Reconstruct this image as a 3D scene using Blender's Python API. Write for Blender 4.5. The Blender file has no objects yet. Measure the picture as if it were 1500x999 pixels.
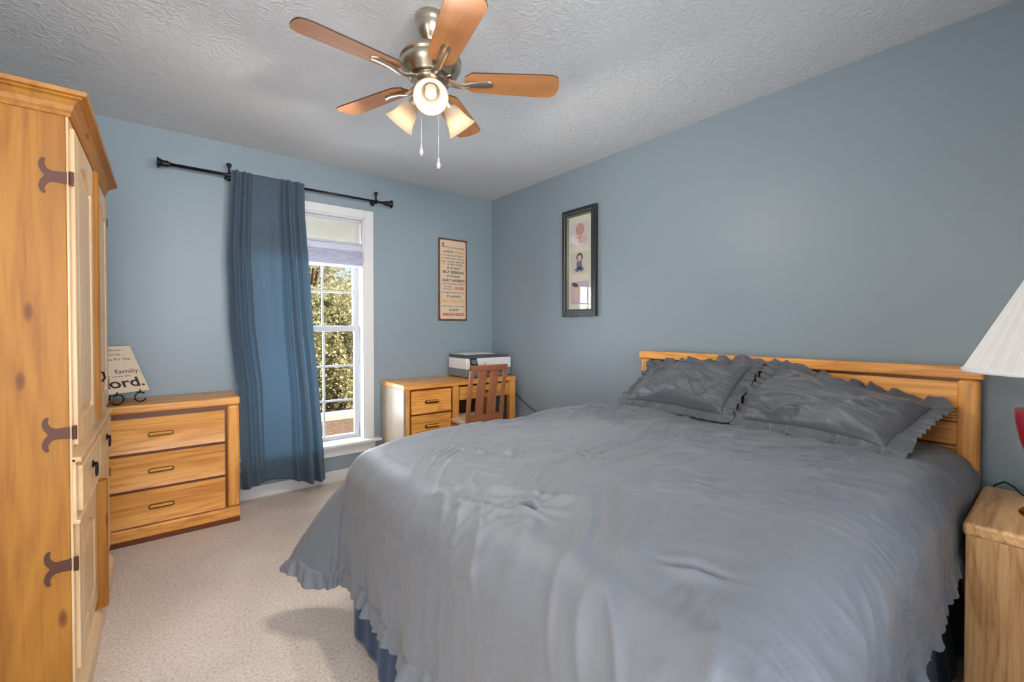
import bpy, bmesh, math, random
import numpy as np
from math import sin, cos, pi, radians, atan2, hypot, sqrt
from mathutils import Vector, Matrix

random.seed(7)
rng = np.random.RandomState(11)
sc = bpy.context.scene
COL = sc.collection

# ------------------------------------------------------------------ camera
YAW = radians(38.3); PITCH = radians(0.75)
cam_d = bpy.data.cameras.new('camera'); cam = bpy.data.objects.new('camera', cam_d); COL.objects.link(cam)
cam_d.sensor_fit = 'HORIZONTAL'; cam_d.sensor_width = 36.0
cam_d.lens = 36.0 * 648.0 / 1500.0
cam_d.shift_y = -12.0 / 1500.0
cam_d.clip_start = 0.02
cam.location = (0, 0, 1.2)
cam.rotation_euler = (radians(90) - PITCH, 0, -YAW)
sc.camera = cam

# ------------------------------------------------------------------ colour management
vs = sc.view_settings
vs.view_transform = 'Standard'; vs.look = 'None'; vs.gamma = 1.0; vs.exposure = 0.12
vs.use_curve_mapping = False

# ------------------------------------------------------------------ sky
world = bpy.data.worlds.new('sky'); sc.world = world; world.use_nodes = True
wn = world.node_tree.nodes; wl = world.node_tree.links; wn.clear()
wo = wn.new('ShaderNodeOutputWorld'); wb = wn.new('ShaderNodeBackground'); ws = wn.new('ShaderNodeTexSky')
ws.sky_type = 'NISHITA'; ws.sun_disc = False; ws.sun_elevation = radians(40); ws.sun_rotation = radians(-90)
ws.air_density = 1.0; ws.dust_density = 2.5; ws.ozone_density = 1.0
wb.inputs['Strength'].default_value = 0.25
wl.new(ws.outputs[0], wb.inputs[0]); wl.new(wb.outputs[0], wo.inputs[0])


def add_light(name, kind, loc, power, color, rot=None, size=None, size_y=None, radius=None, angle=None, spread=None):
    d = bpy.data.lights.new(name, kind); d.energy = power; d.color = color
    if kind == 'AREA':
        d.shape = 'RECTANGLE'; d.size = size; d.size_y = size_y
    if radius is not None: d.shadow_soft_size = radius
    if angle is not None: d.angle = angle
    if spread is not None: d.spread = spread
    o = bpy.data.objects.new(name, d); COL.objects.link(o); o.location = loc
    if rot is not None: o.rotation_euler = rot
    return o


# sun outside (falls on the hedge), window daylight, two added fill lights out of view
sv = Vector((0.75, -0.5, 0.75)).normalized()
add_light('sun', 'SUN', (0, 8, 6), 11, (1.0, 0.93, 0.80), rot=sv.to_track_quat('Z', 'Y').to_euler(), angle=radians(0.6))
add_light('window_daylight', 'AREA', (0.87, 3.98, 1.05), 52, (0.86, 0.93, 1.0), rot=(radians(-90), 0, 0), size=0.78, size_y=1.4)
add_light('rear_fill_light', 'AREA', (0.23, -1.17, 1.42), 41, (0.96, 0.98, 1.0), rot=(radians(99), 0, 0), size=1.9, size_y=1.3, spread=radians(105))  # added fill behind the camera, lifts ceiling and far walls
add_light('doorway_fill_light', 'AREA', (-0.98, 0.45, 1.15), 18, (1.0, 0.95, 0.88), rot=(0, radians(-90), 0), size=1.9, size_y=0.75)  # added fill from the left, brightens nightstand and lamp side


# ------------------------------------------------------------------ materials
MATS = {}
def srgb(r, g, b):
    f = lambda c: (c / 255 / 12.92) if c / 255 <= 0.04045 else ((c / 255 + 0.055) / 1.055) ** 2.4
    return (f(r), f(g), f(b), 1)

class N:
    """small helper to write node graphs"""
    def __init__(s, name):
        s.m = bpy.data.materials.new(name); s.m.use_nodes = True
        s.n = s.m.node_tree.nodes; s.l = s.m.node_tree.links
        s.b = s.n['Principled BSDF']; s.out = s.n['Material Output']
        MATS[name] = s.m
    def add(s, t, **kw):
        x = s.n.new(t)
        for k, v in kw.items(): setattr(x, k, v)
        return x
    def put(s, x, **ins):
        for k, v in ins.items(): x.inputs[k.replace('_', ' ')].default_value = v
        return x
    def link(s, a, b): s.l.new(a, b)
    def coord(s, which='Object', scale=(1, 1, 1), rot=(0, 0, 0)):
        tc = s.add('ShaderNodeTexCoord'); mp = s.add('ShaderNodeMapping')
        mp.inputs['Scale'].default_value = scale; mp.inputs['Rotation'].default_value = rot
        s.link(tc.outputs[which], mp.inputs[0]); return mp.outputs[0]
    def noise(s, vec, scale, detail=4, rough=0.55, dist=0.0):
        t = s.add('ShaderNodeTexNoise'); s.put(t, Scale=scale, Detail=detail, Roughness=rough, Distortion=dist)
        s.link(vec, t.inputs['Vector']); return t.outputs[0]
    def ramp(s, fac, stops):
        r = s.add('ShaderNodeValToRGB'); e = r.color_ramp.elements
        while len(e) < len(stops): e.new(0.5)
        for i, (p, c) in enumerate(stops): e[i].position = p; e[i].color = c
        s.link(fac, r.inputs[0]); return r.outputs[0]
    def mix(s, a, b, fac, mode='MIX'):
        x = s.add('ShaderNodeMix', data_type='RGBA', blend_type=mode)
        for v, i in ((fac, 0), (a, 6), (b, 7)):
            if hasattr(v, 'links'): s.link(v, x.inputs[i])
            else: x.inputs[i].default_value = v
        return x.outputs[2]
    def bump(s, h, strength, dist=0.01):
        b = s.add('ShaderNodeBump'); b.inputs['Strength'].default_value = strength; b.inputs['Distance'].default_value = dist
        s.link(h, b.inputs['Height']); s.link(b.outputs[0], s.b.inputs['Normal']); return b
    def base(s, c):
        if hasattr(c, 'links'): s.link(c, s.b.inputs['Base Color'])
        else: s.b.inputs['Base Color'].default_value = c
        return s
    def pr(s, rough=0.5, metal=0.0, spec=0.5, **kw):
        s.b.inputs['Roughness'].default_value = rough; s.b.inputs['Metallic'].default_value = metal
        s.b.inputs['Specular IOR Level'].default_value = spec
        for k, v in kw.items(): s.b.inputs[k].default_value = v
        return s

def plain(name, c, rough=0.5, metal=0.0, spec=0.5, **kw):
    x = N(name); x.base(c); x.pr(rough, metal, spec, **kw); return x.m

def wood(name, light, mid, dark, axis='x', fine=1.0, rough=0.38, knots=0.0, contrast=1.0, ring=1.0, coat=0.15):
    x = N(name)
    long_, cross = 1.0, 1.0
    sc_ = [9.0, 9.0, 9.0]; sc_['xyz'.index(axis)] = 0.9
    v = x.coord('Object', tuple(sc_))
    big = x.noise(v, 0.9 * ring, 3, 0.5, 1.2)
    # cathedral bands
    w = x.add('ShaderNodeMath', operation='MULTIPLY'); x.link(big, w.inputs[0]); w.inputs[1].default_value = 9.0
    fr = x.add('ShaderNodeMath', operation='PINGPONG'); x.link(w.outputs[0], fr.inputs[0]); fr.inputs[1].default_value = 1.0
    sc2 = [120.0 * fine] * 3; sc2['xyz'.index(axis)] = 3.5
    v2 = x.coord('Object', tuple(sc2))
    pores = x.noise(v2, 1.0, 3, 0.6, 0.2)
    sc3 = [6.0] * 3; sc3['xyz'.index(axis)] = 0.5
    v3 = x.coord('Object', tuple(sc3))
    tone = x.noise(v3, 1.0, 2, 0.5)
    c = x.ramp(fr.outputs[0], [(0.0, light), (0.55, mid), (1.0, dark)])
    c = x.mix(mid, c, 0.6 * contrast)
    c2 = x.ramp(pores, [(0.36, dark), (0.52, light)])
    c = x.mix(c, c2, 0.30 * contrast, 'MIX')
    c3 = x.ramp(tone, [(0.3, (0.78, 0.74, 0.70, 1)), (0.7, (1.12, 1.12, 1.12, 1))])
    c = x.mix(c, c3, 0.8, 'MULTIPLY')
    if knots > 0:
        tck = x.add('ShaderNodeTexCoord'); spk = x.add('ShaderNodeSeparateXYZ'); x.link(tck.outputs['Object'], spk.inputs[0])
        o_ = [0, 1, 2]; li = 'xyz'.index(axis); o_.remove(li)
        sm = x.add('ShaderNodeMath', operation='ADD'); x.link(spk.outputs[o_[0]], sm.inputs[0]); x.link(spk.outputs[o_[1]], sm.inputs[1])
        ck = x.add('ShaderNodeCombineXYZ'); x.link(sm.outputs[0], ck.inputs[0]); x.link(spk.outputs[li], ck.inputs[1])
        mk_ = x.add('ShaderNodeMapping'); mk_.inputs['Scale'].default_value = (9.5, 3.4, 1); mk_.inputs['Location'].default_value = (0.35, 0.12, 0); mk_.inputs['Rotation'].default_value = (0, 0, 0.25)
        x.link(ck.outputs[0], mk_.inputs[0])
        vo = x.add('ShaderNodeTexVoronoi', voronoi_dimensions='2D'); x.put(vo, Scale=1.0, Randomness=1.0); x.link(mk_.outputs[0], vo.inputs['Vector'])
        sx_ = x.add('ShaderNodeSeparateColor'); x.link(vo.outputs['Color'], sx_.inputs[0])
        lt = x.add('ShaderNodeMath', operation='LESS_THAN'); x.link(sx_.outputs[0], lt.inputs[0]); lt.inputs[1].default_value = 0.62
        sd = x.add('ShaderNodeMath', operation='ADD'); x.link(vo.outputs['Distance'], sd.inputs[0]); x.link(lt.outputs[0], sd.inputs[1])
        kr = x.ramp(sd.outputs[0], [(0.0, (0.05, 0.05, 0.05, 1)), (0.030 * knots, (0.35, 0.35, 0.35, 1)), (0.050 * knots, (1, 1, 1, 1))])
        kd = x.mix(srgb(105, 52, 24), c, kr)
        c = kd
    x.base(c).pr(rough, 0, 0.45)
    x.b.inputs['Coat Weight'].default_value = coat; x.b.inputs['Coat Roughness'].default_value = 0.25
    x.bump(pores, 0.12, 0.001)
    return x.m

oak_l, oak_m, oak_d = srgb(246, 182, 98), srgb(234, 160, 76), srgb(176, 102, 40)
for ax in 'xyz':
    wood('oak_' + ax, oak_l, oak_m, oak_d, ax)
    wood('pine_' + ax, srgb(182, 126, 46), srgb(167, 110, 34), srgb(136, 78, 20), ax, rough=0.55, coat=0.0, fine=0.5, knots=2.3, contrast=0.75, ring=0.8)
    wood('palepine_' + ax, srgb(232, 204, 164), srgb(222, 188, 144), srgb(194, 150, 104), ax, fine=0.5, knots=0.8, contrast=0.7, ring=0.8)
    wood('nightoak_' + ax, srgb(248, 204, 146), srgb(238, 182, 120), srgb(176, 118, 68), ax, fine=0.7, contrast=1.15, ring=1.4)
    wood('redwood_' + ax, srgb(178, 120, 84), srgb(160, 100, 68), srgb(120, 68, 44), ax, contrast=0.7)
wood('paleoak_z', srgb(180, 164, 144), srgb(168, 150, 128), srgb(148, 126, 102), 'z', contrast=0.5)
wood('oak_shaded', srgb(122, 68, 30), srgb(108, 56, 22), srgb(80, 38, 14), 'x', contrast=0.6)  # oak darkened: shade of gaps and recesses put into the colour
wood('blade_wood', srgb(206, 146, 94), srgb(192, 130, 80), srgb(166, 106, 62), 'x', contrast=0.5, rough=0.5, coat=0.0)
plain('blade_edge', srgb(70, 44, 28), 0.5)

# painted wall: matt-satin, faint roller texture
x = N('wall_paint'); v = x.coord('Object'); big = x.noise(v, 1.3, 3, 0.5)
x.base(x.mix(srgb(138, 153, 163), srgb(144, 159, 169), big)).pr(0.42, 0, 0.42); x.bump(x.noise(v, 260, 3, 0.6), 0.10, 0.002)
plain('white_trim', srgb(222, 222, 222), 0.35)
plain('vinyl_white', srgb(196, 198, 204), 0.35)
plain('eave_paint', srgb(196, 172, 126), 0.7)
plain('outer_wall', srgb(190, 184, 172), 0.8)

# ceiling: stomped plaster (fans of short ridges around scattered centres)
x = N('ceiling_plaster'); v = x.coord('Object')
hs = []
for k, s_ in enumerate((5.5, 7.3)):
    vo = x.add('ShaderNodeTexVoronoi'); x.put(vo, Scale=s_, Randomness=1.0)
    of = x.add('ShaderNodeVectorMath', operation='ADD'); of.inputs[1].default_value = (k * 3.37, k * 1.91, 0)
    x.link(v, of.inputs[0]); x.link(of.outputs[0], vo.inputs['Vector'])
    sub = x.add('ShaderNodeVectorMath', operation='SUBTRACT'); x.link(of.outputs[0], sub.inputs[0]); x.link(vo.outputs['Position'], sub.inputs[1])
    sp = x.add('ShaderNodeSeparateXYZ'); x.link(sub.outputs[0], sp.inputs[0])
    at = x.add('ShaderNodeMath', operation='ARCTAN2'); x.link(sp.outputs[1], at.inputs[0]); x.link(sp.outputs[0], at.inputs[1])
    ln = x.add('ShaderNodeVectorMath', operation='LENGTH'); x.link(sub.outputs[0], ln.inputs[0])
    cb = x.add('ShaderNodeCombineXYZ'); x.link(at.outputs[0], cb.inputs[0]); x.link(ln.outputs['Value'], cb.inputs[1])
    sk = x.add('ShaderNodeVectorMath', operation='MULTIPLY'); x.link(cb.outputs[0], sk.inputs[0]); sk.inputs[1].default_value = (5.0, 28.0, 1.0)
    ns = x.noise(sk.outputs[0], 1.0, 2, 0.5, 0.6)
    hs.append(ns)
ad = x.add('ShaderNodeMath', operation='MAXIMUM'); x.link(hs[0], ad.inputs[0]); x.link(hs[1], ad.inputs[1])
msk = x.noise(v, 2.1, 3, 0.6)
rp = x.ramp(ad.outputs[0], [(0.50, (0, 0, 0, 1)), (0.66, (1, 1, 1, 1))])
mk = x.ramp(msk, [(0.35, (0.25, 0.25, 0.25, 1)), (0.65, (1, 1, 1, 1))])
hh = x.mix(rp, mk, 1.0, 'MULTIPLY')
fn = x.noise(v, 40, 4, 0.6)
hh = x.mix(hh, fn, 0.25)
x.base(srgb(213, 216, 220)).pr(0.9, 0, 0.15); x.bump(hh, 0.42, 0.012)

# carpet: cut pile
x = N('carpet_pile'); v = x.coord('Object')
n1 = x.noise(v, 95, 4, 0.75); n2 = x.noise(v, 2.2, 3, 0.5, 0.6); n3 = x.noise(v, 330, 2, 0.6)
c = x.ramp(n1, [(0.32, srgb(200, 184, 171)), (0.46, srgb(232, 220, 210)), (0.66, srgb(250, 243, 236))])
c = x.mix(c, x.ramp(n2, [(0.35, srgb(226, 216, 206)), (0.65, srgb(255, 250, 245))]), 0.5, 'MULTIPLY')
x.base(c).pr(0.95, 0, 0.1)
x.bump(x.mix(n1, n3, 0.4), 0.9, 0.012)

# fabrics
def cloth_mat(name, c1, c2, rough=0.6, weave=900, sheen=0.2, bstr=0.1, wr=0.0):
    x = N(name); v = x.coord('Object')
    n = x.noise(v, 3.0, 3, 0.5)
    x.base(x.mix(c1, c2, n)).pr(rough, 0, 0.35)
    x.b.inputs['Sheen Weight'].default_value = sheen; x.b.inputs['Sheen Roughness'].default_value = 0.4
    w = x.noise(v, weave, 2, 0.5)
    if wr > 0:
        cr = x.noise(x.coord('Object', (1, 2.2, 1), (0, 0, 0.5)), 8, 4, 0.5, 0.25)
        w = x.mix(cr, w, 0.12)
        x.bump(w, wr, 0.02)
    else:
        x.bump(w, bstr, 0.001)
    return x
cloth_mat('comforter_cloth', srgb(108, 112, 121), srgb(102, 108, 115), 0.43, wr=0.30)
cloth_mat('sham_cloth', srgb(98, 101, 106), srgb(91, 95, 101), 0.40, wr=0.10)
cloth_mat('navy_cloth', srgb(42, 66, 96), srgb(36, 58, 88), 0.8)
cloth_mat('mattress_cloth', srgb(200, 200, 205), srgb(190, 190, 196), 0.9)
cloth_mat('seat_cloth', srgb(214, 190, 156), srgb(202, 176, 140), 0.85)

x = N('curtain_cloth'); v = x.coord('Object', (1, 1, 1))
col = x.mix(srgb(86, 104, 122), srgb(92, 112, 130), x.noise(v, 4, 2, 0.5))
x.base(col).pr(0.55, 0, 0.35); x.b.inputs['Sheen Weight'].default_value = 0.25
vw = x.coord('Object', (300, 300, 1600)); x.bump(x.noise(vw, 1.0, 2, 0.5), 0.15, 0.001)
tr = x.add('ShaderNodeBsdfTranslucent'); tr.inputs[0].default_value = srgb(122, 148, 163)
ms = x.add('ShaderNodeMixShader'); ms.inputs[0].default_value = 0.42
x.link(x.b.outputs[0], ms.inputs[1]); x.link(tr.outputs[0], ms.inputs[2]); x.link(ms.outputs[0], x.out.inputs[0])

def sheer(name, c, dens, cell=0.55):
    x = N(name); tcv = x.coord('Object', (150, 1, 420))
    n = x.noise(tcv, 1.0, 2, 0.6)
    x.base(x.mix(c, (c[0] * .72, c[1] * .7, c[2] * .66, 1), x.ramp(n, [(0.4, (0, 0, 0, 1)), (0.6, (1, 1, 1, 1))]))).pr(0.8, 0, 0.2)
    tr = x.add('ShaderNodeBsdfTranslucent'); tr.inputs[0].default_value = c
    ms = x.add('ShaderNodeMixShader'); ms.inputs[0].default_value = 0.34
    x.link(x.b.outputs[0], ms.inputs[1]); x.link(tr.outputs[0], ms.inputs[2])
    tp = x.add('ShaderNodeBsdfTransparent'); m2 = x.add('ShaderNodeMixShader')
    r = x.ramp(n, [(0.35, (1 - dens,) * 3 + (1,)), (0.55, (0.03, 0.03, 0.03, 1))])
    x.link(r, m2.inputs[0]); x.link(ms.outputs[0], m2.inputs[1]); x.link(tp.outputs[0], m2.inputs[2]); x.link(m2.outputs[0], x.out.inputs[0])
    return x.m
sheer('shade_weave', srgb(212, 211, 204), 0.30)
x = N('shade_stack'); x.base(srgb(214, 213, 220)).pr(0.7)
tr = x.add('ShaderNodeBsdfTranslucent'); tr.inputs[0].default_value = srgb(210, 212, 228)
ms = x.add('ShaderNodeMixShader'); ms.inputs[0].default_value = 0.3
x.link(x.b.outputs[0], ms.inputs[1]); x.link(tr.outputs[0], ms.inputs[2]); x.link(ms.outputs[0], x.out.inputs[0])

# metals
def metal(name, c, rough, aniso=False):
    x = N(name); v = x.coord('Object', (40, 40, 600) if aniso else (60, 60, 60))
    n = x.noise(v, 1.0, 3, 0.6)
    x.base(c).pr(rough, 1.0, 0.5); x.bump(n, 0.06, 0.001); return x.m
metal('brushed_nickel', srgb(196, 184, 168), 0.28, True)
metal('brass', srgb(205, 160, 80), 0.28)
metal('aged_brass', srgb(168, 134, 78), 0.32)
plain('wrought_iron', srgb(92, 60, 50), 0.55, 0.5)
plain('black_iron', srgb(26, 24, 24), 0.4, 0.6)
plain('rod_bronze', srgb(38, 32, 36), 0.35, 0.6)
plain('black_plastic', srgb(30, 32, 36), 0.4)
plain('cord_black', srgb(24, 28, 30), 0.5)
plain('printer_white', srgb(236, 235, 233), 0.45)
plain('printer_grey', srgb(126, 129, 132), 0.45)
plain('printer_dark', srgb(82, 86, 90), 0.45)
plain('screen_grey', srgb(112, 118, 124), 0.2)
plain('logo_dark', srgb(80, 84, 92), 0.5)
metal('handle_brass', srgb(120, 92, 48), 0.35)
plain('red_glaze', srgb(158, 40, 62), 0.12, 0, 0.6)
plain('chain_white', srgb(220, 220, 220), 0.3, 0.6)
plain('crystal', srgb(225, 222, 215), 0.08, 0.3)
plain('outlet_white', srgb(225, 224, 220), 0.4)

x = N('pleated_linen'); x.base(srgb(246, 245, 245)).pr(0.8, 0, 0.2)
tr = x.add('ShaderNodeBsdfTranslucent'); tr.inputs[0].default_value = srgb(230, 226, 220)
ms = x.add('ShaderNodeMixShader'); ms.inputs[0].default_value = 0.22
x.link(x.b.outputs[0], ms.inputs[1]); x.link(tr.outputs[0], ms.inputs[2]); x.link(ms.outputs[0], x.out.inputs[0])

def frosted(name, c, emit, strength):
    x = N(name); v = x.coord('Object'); n = x.noise(v, 26, 4, 0.6, 0.8)
    x.base(x.mix(c, (c[0] * .88, c[1] * .86, c[2] * .83, 1), n)).pr(0.25, 0, 0.5)
    x.b.inputs['Emission Color'].default_value = emit; x.b.inputs['Emission Strength'].default_value = strength
    tr = x.add('ShaderNodeBsdfTranslucent'); tr.inputs[0].default_value = c
    ms = x.add('ShaderNodeMixShader'); ms.inputs[0].default_value = 0.5
    x.link(x.b.outputs[0], ms.inputs[1]); x.link(tr.outputs[0], ms.inputs[2]); x.link(ms.outputs[0], x.out.inputs[0])
frosted('frosted_glass', srgb(216, 204, 188), srgb(255, 220, 180), 0.06)
x = N('bulb_glow'); x.b.inputs['Emission Color'].default_value = (1, 0.9, 0.76, 1); x.b.inputs['Emission Strength'].default_value = 1.1

def pane_mat(name, tint, refl=1.0):
    x = N(name); lw = x.add('ShaderNodeLayerWeight'); p5 = x.add('ShaderNodeMath', operation='POWER'); x.link(lw.outputs['Facing'], p5.inputs[0]); p5.inputs[1].default_value = 5.0
    fr = x.add('ShaderNodeMath', operation='MULTIPLY_ADD'); x.link(p5.outputs[0], fr.inputs[0]); fr.inputs[1].default_value = 0.9; fr.inputs[2].default_value = 0.05
    g = x.add('ShaderNodeBsdfGlossy'); g.inputs['Roughness'].default_value = 0.02; g.inputs[0].default_value = (1, 1, 1, 1)
    t = x.add('ShaderNodeBsdfTransparent'); t.inputs[0].default_value = tint
    m = x.add('ShaderNodeMixShader'); x.link(fr.outputs[0], m.inputs[0]); x.link(t.outputs[0], m.inputs[1]); x.link(g.outputs[0], m.inputs[2])
    x.link(m.outputs[0], x.out.inputs[0])
pane_mat('clear_glass', (0.97, 0.98, 0.98, 1))

# prints and signs
plain('mat_cream', srgb(214, 210, 190), 0.7)
plain('frame_black', srgb(44, 46, 46), 0.35)
plain('frame_olive', srgb(98, 100, 88), 0.35)
plain('print_ivory', srgb(204, 196, 196), 0.5)
plain('print_lilac', srgb(188, 172, 190), 0.5)
plain('print_cream', srgb(202, 196, 178), 0.5)
plain('skin_pink', srgb(196, 142, 138), 0.6)
plain('skin_light', srgb(214, 176, 166), 0.6)
plain('hair_brown', srgb(82, 56, 52), 0.6)
plain('denim', srgb(92, 104, 136), 0.6)
plain('print_white', srgb(226, 220, 222), 0.6)
x = N('sign_paper'); v = x.coord('Object'); n = x.noise(v, 9, 4, 0.6)
x.base(x.mix(srgb(226, 190, 162), srgb(214, 200, 176), n)).pr(0.7)
x = N('sign_rust'); v = x.coord('Object'); n = x.noise(v, 30, 4, 0.65)
x.base(x.ramp(n, [(0.35, srgb(82, 58, 52)), (0.6, srgb(122, 78, 58)), (0.75, srgb(168, 96, 60))])).pr(0.6, 0.2)
plain('ink_slate', srgb(74, 82, 84), 0.7); plain('ink_orange', srgb(222, 146, 78), 0.7)
plain('ink_yellow', srgb(224, 170, 100), 0.7); plain('ink_red', srgb(190, 66, 52), 0.7)
plain('ink_brown', srgb(168, 104, 72), 0.7)
plain('plaque_cream', srgb(226, 204, 178), 0.6); plain('ink_espresso', srgb(62, 42, 40), 0.7)

# outdoors
x = N('leaf_green'); v = x.coord('Object'); n = x.noise(v, 3.0, 3, 0.6); oi = x.noise(v, 23, 1, 0.5)
c = x.ramp(oi, [(0.34, srgb(100, 106, 62)), (0.47, srgb(176, 170, 118)), (0.58, srgb(232, 224, 188)), (0.70, srgb(150, 144, 96))])
x.base(c).pr(0.5, 0, 0.3)
tr = x.add('ShaderNodeBsdfTranslucent'); x.link(c, tr.inputs[0])
ms = x.add('ShaderNodeMixShader'); ms.inputs[0].default_value = 0.35
x.link(x.b.outputs[0], ms.inputs[1]); x.link(tr.outputs[0], ms.inputs[2]); x.link(ms.outputs[0], x.out.inputs[0])
plain('bark', srgb(96, 78, 62), 0.9); plain('hedge_core', srgb(98, 92, 54), 0.95)
x = N('mulch'); v = x.coord('Object'); n = x.noise(v, 14, 5, 0.7)
x.base(x.ramp(n, [(0.3, srgb(70, 52, 38)), (0.5, srgb(112, 88, 68)), (0.7, srgb(142, 120, 98))])).pr(0.95); x.bump(n, 0.6, 0.03)
x = N('concrete'); v = x.coord('Object'); n = x.noise(v, 8, 5, 0.7)
x.base(x.mix(srgb(206, 200, 188), srgb(180, 174, 164), n)).pr(0.9)


# ------------------------------------------------------------------ mesh building
class MB:
    def __init__(s): s.v = []; s.f = []
    def quad(s, a, b, c, d):
        i = len(s.v); s.v += [a, b, c, d]; s.f.append((i, i + 1, i + 2, i + 3)); return s
    def box(s, x0, x1, y0, y1, z0, z1):
        i = len(s.v)
        s.v += [(x0, y0, z0), (x1, y0, z0), (x1, y1, z0), (x0, y1, z0), (x0, y0, z1), (x1, y0, z1), (x1, y1, z1), (x0, y1, z1)]
        s.f += [tuple(i + k for k in q) for q in ((0, 3, 2, 1), (4, 5, 6, 7), (0, 1, 5, 4), (1, 2, 6, 5), (2, 3, 7, 6), (3, 0, 4, 7))]
        return s
    def hexa(s, b, t):
        """b, t: four bottom and four top points"""
        i = len(s.v); s.v += list(b) + list(t)
        s.f += [tuple(i + k for k in q) for q in ((0, 3, 2, 1), (4, 5, 6, 7), (0, 1, 5, 4), (1, 2, 6, 5), (2, 3, 7, 6), (3, 0, 4, 7))]
        return s
    def lathe(s, prof, c=(0, 0, 0), axis=(0, 0, 1), seg=32, cap=True, flute=None):
        """prof: list of (radius, height along axis)"""
        a = Vector(axis).normalized(); q = Vector((0, 0, 1)).rotation_difference(a); c = Vector(c)
        i0 = len(s.v)
        for r, h in prof:
            for k in range(seg):
                t = 2 * pi * k / seg; rr = r * (1 + (flute(k, h) if flute else 0))
                s.v.append(tuple(c + q @ Vector((rr * cos(t), rr * sin(t), h))))
        for j in range(len(prof) - 1):
            for k in range(seg):
                a_, b_ = i0 + j * seg + k, i0 + j * seg + (k + 1) % seg
                s.f.append((a_, b_, b_ + seg, a_ + seg))
        if cap:
            if prof[0][0] > 1e-5: s.f.append(tuple(i0 + k for k in range(seg))[::-1])
            if prof[-1][0] > 1e-5: s.f.append(tuple(i0 + (len(prof) - 1) * seg + k for k in range(seg)))
        return s
    def tube(s, pts, r, seg=10, flat=None):
        P = [Vector(p) for p in pts]; n = len(P); i0 = len(s.v); up = None
        for j, p in enumerate(P):
            t = (P[min(j + 1, n - 1)] - P[max(j - 1, 0)]).normalized()
            if up is None: up = t.orthogonal().normalized()
            up = (up - t * up.dot(t)).normalized(); sd = t.cross(up)
            rr = r[j] if isinstance(r, (list, tuple)) else r
            for k in range(seg):
                a = 2 * pi * k / seg; s.v.append(tuple(p + up * (rr * cos(a)) + sd * (rr * sin(a))))
        for j in range(n - 1):
            for k in range(seg):
                a_, b_ = i0 + j * seg + k, i0 + j * seg + (k + 1) % seg
                s.f.append((a_, b_, b_ + seg, a_ + seg))
        s.f.append(tuple(i0 + k for k in range(seg))[::-1]); s.f.append(tuple(i0 + (n - 1) * seg + k for k in range(seg)))
        return s
    def prism(s, poly, o, u, v, w, th):
        """poly in (a,b) coords placed at o + a*u + b*v, extruded th along w"""
        o, u, v, w = map(Vector, (o, u, v, w)); n = len(poly); i = len(s.v)
        for h in (0, th):
            for a, b in poly: s.v.append(tuple(o + u * a + v * b + w * h))
        s.f.append(tuple(i + k for k in range(n))[::-1]); s.f.append(tuple(i + n + k for k in range(n)))
        for k in range(n): s.f.append((i + k, i + (k + 1) % n, i + n + (k + 1) % n, i + n + k))
        return s
    def sweep(s, prof, path, closed=False):
        """prof: list of (out, z); path: list of (x,y, nx,ny) with outward mitre vector"""
        i0 = len(s.v); m = len(prof)
        for (px, py, nx, ny) in path:
            for (o, z) in prof: s.v.append((px + nx * o, py + ny * o, z))
        for j in range(len(path) - 1):
            for k in range(m):
                a, b = i0 + j * m + k, i0 + j * m + (k + 1) % m
                s.f.append((a, b, b + m, a + m))
        s.f.append(tuple(i0 + k for k in range(m))[::-1]); s.f.append(tuple(i0 + (len(path) - 1) * m + k for k in range(m)))
        return s
    def grid(s, P):
        """P: (n, m, 3) array"""
        n, m, _ = P.shape; i0 = len(s.v)
        s.v += [tuple(p) for p in P.reshape(-1, 3).tolist()]
        for a in range(n - 1):
            for b in range(m - 1):
                k = i0 + a * m + b; s.f.append((k, k + 1, k + m + 1, k + m))
        return s
    def ball(s, c, r, seg=16, rings=10, sc_=(1, 1, 1)):
        prof = []
        i0 = len(s.v)
        s.lathe([(max(1e-4, r * sin(pi * k / rings)), -r * cos(pi * k / rings)) for k in range(rings + 1)], (0, 0, 0), seg=seg, cap=False)
        for k in range(i0, len(s.v)):
            x, y, z = s.v[k]; s.v[k] = (c[0] + x * sc_[0], c[1] + y * sc_[1], c[2] + z * sc_[2])
        return s

def world_base(o):
    v = Vector((0, 0, 0))
    while o is not None: v += o.location; o = o.parent
    return v

def build(name, mb, mat, parent=None, bevel=0.0, smooth=False, local=False, base=None, solid=0.0, kind=None, seg=2):
    """links ONE mesh object. Coordinates are world coordinates unless local=True"""
    me = bpy.data.meshes.new(name)
    off = Vector((0, 0, 0))
    if not local:
        off = world_base(parent)
        if parent is None and base is not None: off = Vector(base)
    vv = [(p[0] - off[0], p[1] - off[1], p[2] - off[2]) for p in mb.v] if off.length > 0 else mb.v
    me.from_pydata(vv, [], mb.f); me.update()
    bm = bmesh.new(); bm.from_mesh(me)
    bmesh.ops.recalc_face_normals(bm, faces=bm.faces)
    bm.to_mesh(me); bm.free()
    o = bpy.data.objects.new(name, me); COL.objects.link(o)
    if parent is None and base is not None and not local: o.location = base
    if parent is not None: o.parent = parent
    me.materials.append(MATS[mat] if isinstance(mat, str) else mat)
    if smooth: me.shade_smooth()
    if smooth == 'auto':
        me.shade_smooth()
        for e in me.edges: pass
        bm = bmesh.new(); bm.from_mesh(me)
        for e in bm.edges:
            if len(e.link_faces) == 2 and e.calc_face_angle(0) > radians(38): e.smooth = False
        bm.to_mesh(me); bm.free()
    if solid > 0:
        m = o.modifiers.new('thickness', 'SOLIDIFY'); m.thickness = solid; m.offset = 0
    if bevel > 0:
        m = o.modifiers.new('bevel', 'BEVEL'); m.width = bevel; m.segments = seg; m.limit_method = 'ANGLE'; m.angle_limit = radians(40)
        m.harden_normals = False
    if kind: o['kind'] = kind
    return o

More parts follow.
